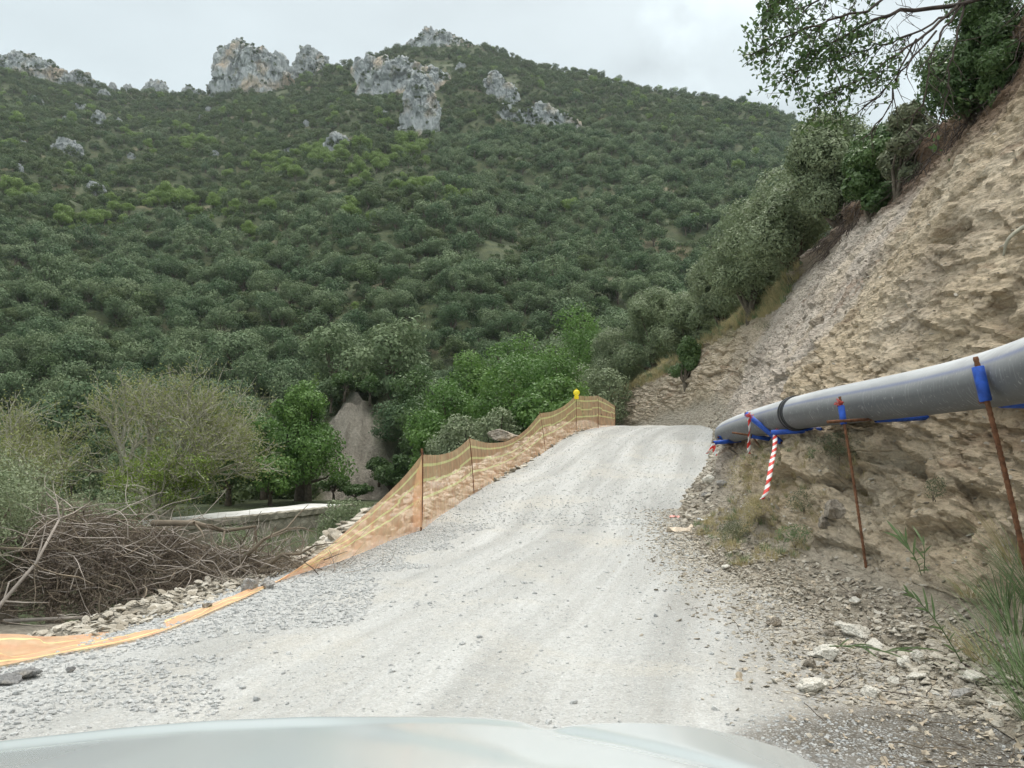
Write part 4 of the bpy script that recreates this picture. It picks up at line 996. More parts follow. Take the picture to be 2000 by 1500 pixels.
# ---- oak branch hanging in from the top right
def oak_branch():
    rng = np.random.default_rng(33)
    root = P(2080, -60, 13.2); t = empty('overhanging_oak', 'oak with long drooping leafy branches hanging in from the top right', 'oak tree', root)
    rt = np.array(root); mb = MB(); ends = []
    base = bank_pt(13.2, .8); mb.tube([np.array(base) - rt - [0, 0, .6], (np.array(base) - rt) * .4 + [.3, 0, .3], np.zeros(3)], [.26, .16, .06], 8)
    def P2(px, py, d): return np.array(P(px, py, d)) - rt
    limbs = [[(2080, -60, 13.2), (1900, -30, 12.8), (1760, -40, 12.3), (1640, -20, 12), (1540, 30, 11.8)],
             [(2080, -60, 13.2), (1880, 10, 12.6), (1760, 20, 12.2), (1660, 60, 12), (1590, 110, 11.8), (1545, 150, 11.8)],
             [(1900, -30, 12.8), (1850, 30, 12.4), (1790, 80, 12.1), (1720, 130, 11.8), (1650, 170, 11.6), (1612, 188, 11.6)],
             [(1880, 10, 12.6), (1835, 70, 12.2), (1815, 120, 12), (1805, 200, 11.9), (1770, 260, 11.9)],
             [(1850, 30, 12.4), (1800, 60, 12.3), (1740, 80, 12.2), (1680, 100, 12.2), (1620, 120, 12.1)],
             [(1760, -40, 12.3), (1700, 20, 11.8), (1620, 40, 11.6), (1540, 70, 11.4), (1495, 95, 11.3)],
             [(1830, 60, 12.2), (1770, 130, 12), (1730, 170, 11.9), (1700, 200, 11.9)],
             [(1790, 80, 12.1), (1755, 140, 12.), (1745, 200, 12), (1700, 260, 12)],
             [(1900, -30, 12.8), (1870, 60, 12.5), (1856, 130, 12.4), (1850, 200, 12.4), (1820, 270, 12.4)],
             [(1700, -60, 12), (1600, -30, 11.6), (1530, -10, 11.4), (1500, 10, 11.3)]]
    for li, l in enumerate(limbs):
        pts = [P2(*q) for q in l]
        # smooth polyline
        fine = []; 
        for k in range(len(pts) - 1):
            for s in np.linspace(0, 1, 5)[:-1]: fine.append(pts[k] * (1 - s) + pts[k + 1] * s + rng.normal(0, .02, 3))
        fine.append(pts[-1]); r0 = [.05, .045, .028, .02, .02, .025, .018, .018, .02, .03][li]
        mb.tube(fine, np.linspace(r0, .010, len(fine)), 6, False)
        m = len(fine); leafy = li in (0, 1, 2, 4, 5, 9)
        for k in range(m // 3, m):
            for _ in range(3 if leafy else 1):
                d = (fine[k] - fine[k - 1]); d = d / np.linalg.norm(d) + rng.normal(0, .55, 3) + [0, 0, -.15]; d /= np.linalg.norm(d); p = fine[k]; pp = [p]
                for _ in range(4): d = d + rng.normal(0, .18, 3) + [0, 0, -.05]; d /= np.linalg.norm(d); p = p + d * rng.uniform(.09, .17); pp.append(p)
                mb.tube(pp, np.linspace(.009, .003, 5), 4, False)
                if (leafy and k > m * .45) or (not leafy and rng.random() < .12): ends += [(q, d) for q in pp[1:]]
                for _ in range(1):
                    d2 = d + rng.normal(0, .6, 3); d2 /= np.linalg.norm(d2); q2 = pp[2]; mb.tube([q2, q2 + d2 * .16, q2 + d2 * .3 + rng.normal(0, .03, 3)], [.005, .004, .002], 3, False)
                    if leafy and k > m * .5: ends.append((q2 + d2 * .28, d2))
    link('branches', mb.mesh('branches', [M['root']], True), t)
    E = np.array([e[0] for e in ends]); ln = 4; n = len(E) * ln
    C = np.repeat(E, ln, 0) + rng.normal(0, .07, (n, 3)); v, f = leaf_cards(C, np.array([0, -.3, .6]) + rng.normal(0, .5, (n, 3)), .095, rng, .55, .5)
    link('leaves', mesh_np('leaves', v, f, [M['oak']], False, {'cv': np.repeat(rng.uniform(0, 1, n), 4)}), t, kind='stuff')
oak_branch()

# ---- roots on the lip of the bank
def roots():
    rng = np.random.default_rng(44)
    mb = MB()
    for k in range(330):
        y = rng.uniform(10, 25); s = rng.uniform(.66, .76); p = np.array(bank_pt(y, s)) + [-.08, 0, .05]
        d = np.array([-.35, rng.normal(0, .3), -1.]); pts = [p]; ln = rng.uniform(.2, 1.1)
        for _ in range(5): d = d + rng.normal(0, .25, 3); d /= np.linalg.norm(d); p = p + d * ln / 5 + np.array([-.02, 0, 0]); pts.append(p)
        mb.tube(pts, np.linspace(.014 * rng.uniform(.4, 1.3), .003, 6), 4, False)
    link('roots', mb.mesh('roots', [M['root']], True), None, 'thin dark roots dangling from the soil lip of the bank', 'roots', kind='stuff')
roots()

# ------------------------------------------------------------------ lane and low wall in the valley
def lane():
    a, b = LANE; t = (b - a) / np.linalg.norm(b - a); nrm = np.array([-t[1], t[0]]); Ln = np.linalg.norm(b - a)
    us = np.linspace(-2, Ln, 60)
    V = []; 
    for u in us:
        for w in np.linspace(.30, 3.1, 6):
            q = a + t * u + nrm * w; V.append((q[0], q[1], -1.74 + .015 * math.sin(u * 2 + w)))
    i = np.arange(59)[:, None] * 6 + np.arange(5)[None, :]; f = np.stack([i, i + 6, i + 7, i + 1], -1).reshape(-1, 4)
    q = NB('pale_track'); q.col(q.mix(q.rng(q.noise(2), .35, .65), (.48, .48, .45), (.68, .68, .65)))
    link('lane', mesh_np('lane', V, f, [q.m], True), kind='structure')
    q = NB('rendered_stone'); v = q.coord('Object', (1, 1, 2)); c = q.mix(q.rng(q.noise(1.4, v), .35, .65), (.20, .185, .14), (.36, .335, .27)); c = q.mix(q.rng(q.voro(2.2, v, 'DISTANCE_TO_EDGE'), 0, .08, .6, 0), c, (.12, .11, .09))
    q.col(c); q.bump(q.noise(5), .6, .05)
    us = np.linspace(-2, Ln, 90); V = []; prof = [(0, -3.9), (.02, -3.0), (.05, -2.3), (.08, -1.98), (.0, -1.96), (.0, -1.70), (.05, -1.66), (.33, -1.66), (.36, -1.80)]
    rr = np.random.default_rng(3)
    for u in us:
        for w, z in prof: q2 = a + t * u + nrm * (w + rr.normal(0, .012)); V.append((q2[0], q2[1], z + rr.normal(0, .012)))
    m = len(prof); i = np.arange(len(us) - 1)[:, None] * m + np.arange(m - 1)[None, :]; f = np.stack([i, i + 1, i + m + 1, i + m], -1).reshape(-1, 4)
    link('retaining_wall', mesh_np('retaining_wall', V, f, [q.m], False), None, 'low stone retaining wall with pale coping along the valley lane', 'wall')
lane()

# ------------------------------------------------------------------ surface lookups for small things
def surf(x, y, fine=True):
    a = float(smooth_y(xL, y)); b = float(smooth_y(xR, y))
    if x < a: return gz(x, y)
    r = road_z(x, y) if fine else float(smooth_y(Rz, y, .8))
    if x > b: return max(r, bank_z(x, y))
    return r
def hit(px, py, d0=2.2, d1=60):
    v = px_dir(px, py); d = d0
    while d < d1:
        p = CAM + v * (d / v.y)
        if p.z <= surf(p.x, p.y, False): return Vector((p.x, p.y, surf(p.x, p.y)))
        d += .03
    return p

# ------------------------------------------------------------------ pipe
def mat_pipe():
    q = NB('black_pipe'); v = q.coord('Object', (3, .35, 3)); n = q.noise(3, v, 7, .65); g = q.N('ShaderNodeNewGeometry'); sp = q.N('ShaderNodeSeparateXYZ'); q.L(g.outputs['Normal'], sp.inputs[0])
    dust = q.math('MULTIPLY', q.rng(sp.outputs['Z'], -.25, .8), q.rng(n, .25, .6, .6, 1))          # dust lies on what faces up
    w = q.N('ShaderNodeTexWave'); w.inputs['Scale'].default_value = 5; w.inputs['Distortion'].default_value = 7; w.inputs['Detail'].default_value = 3; w.bands_direction = 'Y'
    q.L(q.coord('Object'), w.inputs['Vector'])
    scr = q.math('MULTIPLY', q.rng(w.outputs[0], .7, 1.), q.rng(q.noise(5), .48, .68, 0, .28))
    c = q.mix(dust, (.115, .122, .13), (.50, .515, .52)); c = q.mix(scr, c, (.5, .5, .5)); c = q.mix(q.rng(q.noise(30), .6, .7, 0, .3), c, (.6, .6, .58))
    # thin blue line along the side, kept in the mesh as an attribute
    c = q.mix(q.math('MULTIPLY', q.attr('stripe'), .38), c, (.03, .07, .30))
    q.col(c); q.rough(q.rng(dust, 0, .7, .6, .9)); q.b.inputs['Specular IOR Level'].default_value = .3; q.bump(n, .15, .01); return q.m
M['pipe'] = mat_pipe()
M['pipe_ring'] = mat_simple('coupling_plastic', (.035, .037, .04), .55, .3, 12)
M['rust'] = mat_simple('rusty_steel', (.16, .075, .04), .9, .5, 25, .5)
M['blue'] = mat_simple('blue_sleeve_plastic', (.025, .085, .40), .6, .35, 14, .2)
PIPE_R = .225
pp = [P(2300, 640, 3.6), P(2120, 690, 4.6), P(2000, 726, 5.5), P(1900, 748, 6.55), P(1770, 772, 7.75), P(1640, 791, 9.1), P(1560, 806, 10.7), P(1500, 820, 12.1), P(1450, 834, 13.6), P(1422, 845, 15.0), P(1417, 850, 16.2), P(1432, 848, 17.6), P(1475, 842, 19.4)]
def catmull(pts, k=12):
    pts = [np.array(p, float) for p in pts]; pts = [2 * pts[0] - pts[1]] + pts + [2 * pts[-1] - pts[-2]]; out = []
    for i in range(1, len(pts) - 2):
        for t in np.arange(k) / k:
            a, b, c, d = pts[i - 1:i + 3]; out.append(.5 * (2 * b + (c - a) * t + (2 * a - 5 * b + 4 * c - d) * t * t + (3 * b - a - 3 * c + d) * t ** 3))
    out.append(pts[-2]); return np.array(out)
PL = catmull(pp, 10)
PL[:, 0] = np.convolve(np.pad(PL[:, 0], 6, 'edge'), np.ones(13) / 13, 'valid'); PL[:, 2] = np.convolve(np.pad(PL[:, 2], 6, 'edge'), np.ones(13) / 13, 'valid')
def pipe_at(y): return np.array([np.interp(y, PL[:, 1], PL[:, 0]), y, np.interp(y, PL[:, 1], PL[:, 2])])
def build_pipe():
    org = Vector(pipe_at(9)) - Vector((0, 0, PIPE_R)); t = empty('water_pipe', 'thick dusty black plastic pipe hung along the foot of the cut bank', 'pipe', org)
    mb = MB(); mb.tube(PL - np.array(org), PIPE_R, 48, False)
    th = np.tile(np.arange(48) * 7.5, len(PL)); st = (np.abs(th - 202.5) < 2) * 1.0
    link('pipe_wall', mb.mesh('pipe_wall', [M['pipe']], True, attrs={'stripe': st}), t)
    for y0 in (10.72, 3.9):
        a = pipe_at(y0 - .03); b = pipe_at(y0 + .03); d = (b - a) / np.linalg.norm(b - a); mb = MB()
        for off, w, r in ((0, .045, .018), (.085, .03, .022), (-.06, .02, .006)):
            c = pipe_at(y0) + d * off - np.array(org); 
            mb.tube([c - d * w, c - d * w * .98, c + d * w * .98, c + d * w], [PIPE_R - .01, PIPE_R + r, PIPE_R + r, PIPE_R - .01], 48, False)
        link('coupling_ring', mb.mesh('coupling_ring', [M['pipe_ring']], True), t)
build_pipe()

def rebar(mb, a, b, r=.016):
    a = np.array(a, float); b = np.array(b, float); L_ = np.linalg.norm(b - a); n = max(int(L_ / .02), 4); t = np.linspace(0, 1, n)
    rr = np.where(np.arange(n) % 2 == 0, r * 1.16, r * .94); bow = np.sin(t * pi)[:, None] * np.array([.012, 0, .006])
    mb.tube(a + (b - a) * t[:, None] + bow, rr, 8)
def sleeve(mb, a, b, r=.034):
    a = np.array(a, float); b = np.array(b, float); d = (b - a) / np.linalg.norm(b - a)
    mb.tube([a, a + d * .004, b - d * .004, b], [r - .004, r, r, r - .004], 16, False); mb.tube([b, b - d * .02, a + d * .02, a], [r - .005] * 4, 16, False)
def support(name, a, b, s0, s1, label, rs=.034, rb=.016, group=None, cat='rebar post'):
    a = Vector(a); b = Vector(b); t = empty(name, label, cat, a, 0, group); d = b - a; mb = MB(); rebar(mb, (0, 0, 0), d, rb)
    link('bar', mb.mesh('bar', [M['rust']], True), t)
    if s1 > s0: mb = MB(); sleeve(mb, d * s0, d * s1, rs); link('sleeve', mb.mesh('sleeve', [M['blue']], True), t)
    return t
g = 'rebar holding the pipe to the bank'
support('rebar_post', P(2010, 1135, 5.5) , P(1905, 697, 5.62), .795, .955, 'thick leaning rusty rebar post with blue sleeve nearest the camera', .042, .018, g)
f2 = P(1700, 1155, 8.0); support('rebar_post', f2 - Vector((0, 0, .12)), P(1640, 775, 8.30), .86, .955, 'long leaning rusty rebar post with short blue sleeve in mid pipe', .034, .0145, g)
support('rebar_post', P(1510, 912, 12.2), P(1449, 826, 13.2), .66, .93, 'short slanting rebar stake under the far end of the pipe', .034, .016, g)
support('rebar_bracket', P(1616, 824, 8.15), P(1834, 813, 8.55), .42, .97, 'long horizontal blue sleeved bar sticking out under the middle of the pipe', .036, .015, g, 'rebar bracket')
support('rebar_bracket', P(1665, 836, 10.5), P(1505, 845, 11.0), .28, .99, 'horizontal blue sleeved bar right of the striped tape under the coupling', .036, .015, g, 'rebar bracket')
support('rebar_bracket', P(1915, 784, 5.95), P(2080, 790, 6.5), .22, .99, 'blue sleeved bar cut by the right picture edge under the pipe', .045, .016, g, 'rebar bracket')
support('rebar_bracket', P(1528, 866, 11.5), P(1455, 806, 11.9), .03, .97, 'diagonal blue sleeved brace crossing in front of the far pipe', .04, .015, g, 'rebar bracket')
support('rebar_bracket', P(1430, 845, 12.6), P(1530, 862, 12.6), .38, .97, 'blue sleeved bar level behind the diagonal brace', .036, .015, g, 'rebar bracket')
support('rebar_bracket', P(1392, 865, 14.1), P(1456, 859, 14.3), .02, .97, 'lower of the two small blue bars at the nose of the pipe', .036, .014, g, 'rebar bracket')
support('rebar_bracket', P(1402, 854, 14.6), P(1448, 862, 14.9), .02, .97, 'upper of the two small blue bars at the nose of the pipe', .036, .014, g, 'rebar bracket')

# ---- red and white tapes
def mat_tape():
    q = NB('barrier_tape_plastic'); uv = q.N('ShaderNodeUVMap').outputs[0]; sp = q.N('ShaderNodeSeparateXYZ'); q.L(uv, sp.inputs[0])
    a = q.math('ADD', q.math('MULTIPLY', sp.outputs['Y'], 1.0), q.math('MULTIPLY', sp.outputs['X'], .45)); s = q.math('GREATER_THAN', q.math('FRACT', a), .5)
    q.col(q.mix(s, (.80, .80, .78), (.62, .045, .03))); q.rough(.45); return q.m
M['tape'] = mat_tape()
def tape(pts, w, label, pitch=.16, seed=0):
    rng = np.random.default_rng(seed); c = catmull(pts, 8); n = len(c); s = np.concatenate([[0], np.cumsum(np.linalg.norm(np.diff(c, axis=0), axis=1))])
    V = []; uv = []
    tw = np.cumsum(rng.normal(0, .28, n)) + np.sin(s * 3.1 + seed) * .35
    for k in range(n):
        wd = np.array([math.cos(tw[k]), math.sin(tw[k]), 0])
        for j, q in enumerate((-.5, -.16, .16, .5)):
            V.append(c[k] + wd * q * w + np.array([0, -.006 * (1 - 4 * q * q), 0])); uv.append((j / 3, s[k] / pitch))
    i = np.arange(n - 1)[:, None] * 4 + np.arange(3)[None, :]; f = np.stack([i, i + 4, i + 5, i + 1], -1).reshape(-1, 4)
    o = link('barrier_tape', mesh_np('barrier_tape', V, f, [M['tape']], True, uv=uv), None, label, 'barrier tape', 'red and white tapes tied to the pipe supports')
    m = o.modifiers.new('thickness', 'SOLIDIFY'); m.thickness = .0015
tape([P(1463, 812, 11.75), P(1464, 835, 11.7), P(1463, 860, 11.7), P(1463, 886, 11.7)], .075, 'straight red and white striped tape hanging from the diagonal blue brace', .17, 1)
tape([P(1514, 847, 11.0), P(1513, 875, 10.7), P(1507, 905, 10.4), P(1502, 935, 10.2), P(1496, 962, 10.05), P(1488, 975, 10.0)], .065, 'longest red and white striped tape twisting down below the bars', .17, 2)
tape([P(1393, 866, 14.0), P(1395, 878, 14), P(1398, 890, 14)], .07, 'short scrap of striped tape under the nose of the pipe', .17, 3)
tape([P(1393, 866, 14.0), P(1388, 877, 14), P(1380, 886, 14.1)], .05, 'thin torn tape end blowing left from the pipe nose', .17, 4)
# knot of tape
for (px, py, d, l) in ((1515, 844, 11.2, 'knot of tape where the blue bars meet'), (1463, 811, 11.7, 'knot of tape at the top of the diagonal brace'), (1641, 787, 8.28, 'red scrap tied near the top of the long rebar post')):
    mb = MB(); c = np.array(P(px, py, d)); rng = np.random.default_rng(px)
    for k in range(3): mb.tube([c + rng.normal(0, .02, 3) + [.02 * math.cos(a + k), .02 * math.sin(a + k), .01 * math.sin(2 * a)] for a in np.linspace(0, 6, 12)], .006, 5, False)
    q = link('tape_knot', mb.mesh('tape_knot', [M['tape_red'] if 'tape_red' in M else M.setdefault('tape_red', mat_simple('red_tape', (.60, .10, .08), .5, .3, 30))], True), None, l, 'barrier tape')

# ------------------------------------------------------------------ net fence on the outer edge
def mat_net(name, c, dens):
    q = NB(name); q.col(q.mix(q.rng(q.noise(5), .35, .65), c, tuple(min(1, x * 1.25) for x in c))); q.rough(.7)
    tr = q.N('ShaderNodeBsdfTransparent'); tl = q.N('ShaderNodeBsdfTranslucent'); q.L(q.b.inputs['Base Color'].links[0].from_socket, tl.inputs[0])
    m1 = q.N('ShaderNodeMixShader'); m1.inputs[0].default_value = .5; q.L(q.b.outputs[0], m1.inputs[1]); q.L(tl.outputs[0], m1.inputs[2])
    uv = q.N('ShaderNodeUVMap').outputs[0]; mp = q.N('ShaderNodeMapping'); mp.inputs['Scale'].default_value = (1, .5, 1); q.L(uv, mp.inputs[0])
    a = q.rng(q.noise(6, mp.outputs[0], 4, .6), .3, .7, dens - .12, dens + .12)
    a = q.math('MINIMUM', q.math('ADD', a, q.math('MULTIPLY', q.attr('gather'), .45)), .93)
    m2 = q.N('ShaderNodeMixShader'); q.L(a, m2.inputs[0]); q.L(tr.outputs[0], m2.inputs[1]); q.L(m1.outputs[0], m2.inputs[2]); q.L(m2.outputs[0], q.out.inputs[0]); return q.m
M['net'] = mat_net('orange_net', (1., .58, .36), .40)
M['net_band'] = mat_net('yellow_net_band', (1., .90, .42), .58)
def resample(pts, n):
    c = np.array([tuple(p) for p in pts]); s = np.concatenate([[0], np.cumsum(np.linalg.norm(np.diff(c, axis=0), axis=1))]); t = np.linspace(0, s[-1], n)
    return np.stack([np.interp(t, s, c[:, k]) for k in range(3)], 1), t
def net_panel(parent, top, bot, n, gather0, gather1, seed, bands=(.12, .34, .56), rows=26, wr=.03, sagb=0):
    """one stretch of net between two posts; the yellow bands are woven into it"""
    rng = np.random.default_rng(seed); T, s = resample(catmull(top, 6) if len(top) > 2 else top, n); B, _ = resample(catmull(bot, 6) if len(bot) > 2 else bot, n)
    V = []; uv = []; ga = []; bandf = []
    for i in range(n):
        u = i / (n - 1)
        for j in range(rows):
            v = j / (rows - 1); p = T[i] * (1 - v) + B[i] * v
            V.append(p); uv.append((s[i], v)); ga.append(gather0 * (1 - u) + gather1 * u)
    V = np.array(V); uvn = np.array(uv); w = fbm(np.stack([uvn[:, 0] * 1.6, uvn[:, 1] * 1.2, uvn[:, 0] * 0 + seed], 1), 3, seed)
    fold = np.sin(uvn[:, 0] * 7 + w * 5) * .4 * np.array(ga)
    V[:, 1] += (w + fold) * wr * np.sin(uvn[:, 1] * pi) ** .5 * 2; V[:, 2] += w * wr * .5 * np.sin(uvn[:, 1] * pi)
    i = np.arange(n - 1)[:, None] * rows + np.arange(rows - 1)[None, :]; f = np.stack([i, i + rows, i + rows + 1, i + 1], -1).reshape(-1, 4)
    ui = (f[:, 0] // rows) / (n - 1); vj = ((f[:, 0] % rows) + .5) / (rows - 1); mi = np.zeros(len(f), int)
    for b in bands:
        # each band sags a little more than the net
        mi |= (np.abs(vj - (b + .03 * np.sin(ui * pi))) < .52 / (rows - 1))
    return mesh_np('net', V, f, [M['net'], M['net_band']], True, {'gather': ga}, uv, mi)
def fence():
    t = empty('net_fence', 'sagging see-through orange safety net with yellow bands along the road edge', 'fence', hit(822, 1035))
    org = np.array(t.location)
    def add(top, bot, n, g0, g1, seed, **k):
        me = net_panel(t, [np.array(p) - org for p in top], [np.array(p) - org for p in bot], n, g0, g1, seed, **k); link('net', me, t)
    def gb(px, py, d): # foot of the net: follows the ground
        p = P(px, py, d); p.z = max(p.z, surf(p.x, p.y) + .01); return p
    D = dict(a=12.5, b=17.4, c=25.5, d=30.0, e=31.5, f=32.6)
    add([P(1201, 793, D['f']), P(1185, 782, 32), P(1168, 773, D['e'])], [P(1201, 836, D['f']), P(1185, 838, 32), P(1168, 840, D['e'])], 20, 0, 0, 1)
    add([P(1168, 773, D['e']), P(1147, 774, 30.8), P(1125, 772, D['d'])], [P(1168, 840, D['e']), P(1147, 842, 30.8), P(1125, 845, D['d'])], 20, 0, 0, 2)
    add([P(1125, 772, D['d']), P(1105, 790, 29), P(1080, 803, 27), P(1055, 807, D['c'])], [P(1125, 845, D['d']), P(1105, 856, 28.5), P(1085, 870, 27), P(1066, 884, D['c'])], 40, .1, .1, 3)
    add([P(1055, 807, D['c']), P(1028, 838, 23.5), P(995, 860, 21.5), P(955, 865, 19.3), P(917, 856, D['b'])], [P(1066, 884, D['c']), P(1030, 904, 23), P(990, 930, 20.7), P(958, 950, 19), P(926, 970, D['b'])], 60, .1, .1, 4)
    add([P(917, 856, D['b']), P(890, 878, 15.9), P(860, 888, 14.2), P(826, 888, D['a'])], [P(926, 970, D['b']), P(895, 990, 15.6), P(860, 1012, 14), P(822, 1037, D['a'])], 60, .1, .15, 5)
    add([P(824, 888, D['a']), P(790, 930, 11.7), P(745, 975, 10.8), P(690, 1025, 9.9), P(640, 1068, 9.3), P(590, 1104, 8.9), P(540, 1137, 8.55)],
        [gb(822, 1037, D['a']), gb(770, 1055, 11.5), gb(710, 1080, 10.5), gb(655, 1100, 9.75), gb(600, 1122, 9.1), gb(540, 1143, 8.55)], 90, .15, 1.0, 6, wr=.07)
    # folded part on the road side of the big post
    add([P(824, 895, D['a'] - .05), P(812, 930, 12.2), P(808, 960, 12.1)], [P(824, 1030, D['a'] - .08), P(813, 1030, 12.2), P(806, 1028, 12.1)], 10, .6, .2, 7, bands=())
    # lying on the ground down to the left edge
    lt = [(540, 1137, 8.55), (500, 1160, 8.1), (430, 1186, 7.6), (370, 1204, 7.2), (290, 1224, 6.9), (200, 1236, 6.7), (100, 1243, 6.5), (0, 1238, 6.35), (-150, 1235, 6.1), (-300, 1230, 5.9)]
    lb = [(540, 1143, 8.5), (495, 1168, 7.9), (430, 1194, 7.3), (372, 1214, 6.85), (290, 1242, 6.35), (200, 1262, 6.05), (100, 1284, 5.8), (0, 1300, 5.55), (-150, 1320, 5.3), (-300, 1340, 5.1)]
    top = [P(*q) for q in lt]; bot = [P(*q) for q in lb]
    for q in top + bot: q.z = max(q.z, surf(q.x, q.y) + .02)
    add(top, bot, 130, .9, .55, 8, bands=(.25, .62, .88), wr=.09)
    posts = [((822, 1040, D['a']), (824, 876, D['a'] + .02), .017), ((926, 972, D['b']), (917, 854, D['b']), .009), ((1066, 886, D['c']), (1054, 804, D['c']), .011), ((1125, 845, D['d']), (1125, 768, D['d']), .012),
             ((1168, 840, D['e']), (1168, 771, D['e']), .012), ((1201, 838, D['f']), (1201, 791, D['f']), .012)]
    for a, b, r in posts:
        mb = MB(); rebar(mb, np.array(P(*a)) - org, np.array(P(*b)) - org, r); link('post', mb.mesh('post', [M['rust']], True), t)
fence()

# ---- yellow warning lamp on the far fence post
def warning_lamp():
    q = NB('yellow_lamp_plastic'); q.col((.85, .66, .02)); q.rough(.35); q2 = NB('yellow_lens'); q2.col((.95, .78, .04)); q2.rough(.15); q2.b.inputs['Coat Weight'].default_value = .5
    base = P(1126, 778, 29.9); t = empty('warning_lamp', 'small yellow round warning lamp on top of a fence post', 'warning lamp', base)
    mb = MB(); th = np.linspace(-.10, .10, 2); mb.box((0, 0, .03), (.17, .14, .12)); mb.box((0, 0, .10), (.13, .10, .04)); o = link('housing', mb.mesh('housing', [q.m]), t); bev(o, .012)
    for nm, r0, dy, mm in (('lens', .115, .0, q2.m),):
        mb = MB(); n = 13; a = np.linspace(0, pi, n); mb.tube([(0, -.055 * math.cos(x), .22) for x in a], [max(r0 * math.sin(x) ** .6, .002) for x in a], 28, False); link(nm, mb.mesh(nm, [mm], True), t)
    mb = MB(); mb.tube([(0, -.02, .22), (0, .02, .22)], [.126, .126], 28, True); link('rim', mb.mesh('rim', [q.m], False), t)
    mb = MB(); mb.tube([(-.03, 0, .335), (-.03, 0, .365), (.03, 0, .365), (.03, 0, .335)], .008, 6); link('handle', mb.mesh('handle', [q.m], True), t)
warning_lamp()

# ---- rocks one can point at
def rock(px, py, wpx, label, seed, flat=.55, mat='boulder', d=None, sub=4, name='rock', sq=1, rz=None, sink=.18, cat='rock'):
    p = hit(px, py) if d is None else P(px, py, d); w = wpx * p.y / F * 1.2
    me = stone_mesh(name, seed, flat, M[mat], sub, .22)
    o = link(name, me, None, label, cat, loc=p + Vector((0, 0, w * flat * (.5 - sink)))); o.scale = (w, w * sq, w); o.rotation_euler = (random.Random(seed).uniform(-.2, .2), random.Random(seed + 1).uniform(-.2, .2), random.Random(seed + 2).uniform(0, 3) if rz is None else rz); return o
M['pale_rock'] = mat_rock('pale_limestone', (.56, .53, .46), (.80, .77, .69), (.56, .47, .35), 3, bump=.5)
M['tan_rock'] = mat_rock('brown_layered_rock', (.24, .21, .17), (.44, .39, .32), (.36, .28, .19), 2.5, bump=.7)
M['dark_rock'] = mat_rock('dark_slate', (.19, .19, .19), (.34, .34, .33), (.28, .25, .2), 3, bump=.5)
rock(985, 866, 62, 'brownish striped rock mound behind the net near the crest', 501, .42, 'tan_rock', 22.5, 5, name='boulder', sink=.05, cat='boulder')
rock(855, 955, 40, 'pale long boulder lying on the rubble just right of the big net post', 502, .35, 'boulder', 15.0, 4)
rock(770, 1020, 34, 'grey boulder behind the gathered net left of the big post', 503, .5, 'boulder', 12.4)
for (px, py, w, l, fl, mt) in [
    (1617, 1284, 44, 'largest pale angular stone at the foot of the right bank', .6, 'pale_rock'), (1583, 1302, 28, 'tan stone leaning on the largest pale stone', .6, 'boulder'),
    (1592, 1278, 24, 'small white stone left above the largest pale stone', .5, 'pale_rock'), (1590, 1352, 48, 'flat pale stone in the wet dirt close to the bonnet', .55, 'pale_rock'),
    (1672, 1246, 56, 'wide pale slab stone behind the green grass stalk', .5, 'pale_rock'), (1642, 1228, 20, 'white cube shaped stone above the wide slab', .8, 'pale_rock'),
    (1690, 1232, 34, 'brownish rounded stone behind the wide slab', .6, 'boulder'), (1622, 1240, 24, 'small buff stone left of the wide slab', .6, 'boulder'),
    (1710, 1268, 40, 'pale stone on the fallen grass stalk', .45, 'pale_rock'), (1768, 1302, 32, 'white oval stone right of the muddy patch', .5, 'pale_rock'),
    (1796, 1294, 30, 'upright buff stone beside the white oval one', .8, 'pale_rock'), (1790, 1328, 46, 'long pale flake stone right of the mud', .35, 'pale_rock'),
    (1746, 1336, 24, 'small white block above the wet mud', .6, 'pale_rock'), (1698, 1358, 40, 'double pale stone on the mud centre', .5, 'pale_rock'),
    (1900, 1336, 50, 'large flat pale stone under the right hand grass', .4, 'pale_rock'), (1880, 1362, 44, 'grey flat stone at the edge of the wet mud', .35, 'boulder'),
    (1950, 1386, 40, 'white flat stone near the right picture edge', .35, 'pale_rock'), (1510, 1222, 26, 'lone buff stone on the road shoulder', .6, 'boulder'),
    (1420, 1112, 20, 'small pale stone on the shoulder below the dry plants', .5, 'pale_rock'), (1385, 1118, 20, 'small flat stone at the left of the shoulder scree', .4, 'boulder'),
    (1665, 1170, 34, 'flat brown stone by the foot of the long rebar post', .4, 'boulder'), (1672, 1182, 26, 'white stone under the flat brown one by the rebar', .45, 'pale_rock'),
    (1368, 960, 26, 'brown stone in the little rock heap under the pipe nose', .6, 'boulder'), (1388, 945, 30, 'white stone crowning the little rock heap under the pipe nose', .5, 'pale_rock'),
    (1380, 972, 30, 'grey flat stone at the base of the little rock heap', .4, 'boulder'), (1410, 950, 24, 'small grey stone right in the little rock heap', .5, 'boulder'),
    (1630, 1012, 48, 'rounded layered rock bulging from the bank between the rebar posts', .6, 'boulder'), (1612, 1030, 34, 'small brown rock below the layered bulge', .6, 'boulder'),
    (490, 1158, 40, 'grey pointed stone holding down the net beside the brush pile', .7, 'boulder'), (522, 1150, 36, 'low grey stone where the net meets the ground', .5, 'boulder'),
    (405, 1192, 24, 'buff stone on the net left of the pointed one', .7, 'boulder'), (42, 1290, 34, 'grey wedge stone on the fallen net at far left', .6, 'boulder'),
    (50, 1322, 50, 'dark flat slate stone at the far left road edge', .4, 'dark_rock'), (12, 1335, 44, 'dark slate stone cut by the left picture edge', .4, 'dark_rock'),
    (138, 1312, 18, 'small dark brown stone right of the dark slates', .7, 'dark_rock')]:
    rock(px, py, w, l, px + py, fl, 'tan_rock' if any(k in l for k in ('brown', 'buff', 'layered', 'tan stone')) and mt != 'pale_rock' and mt != 'dark_rock' else mt)

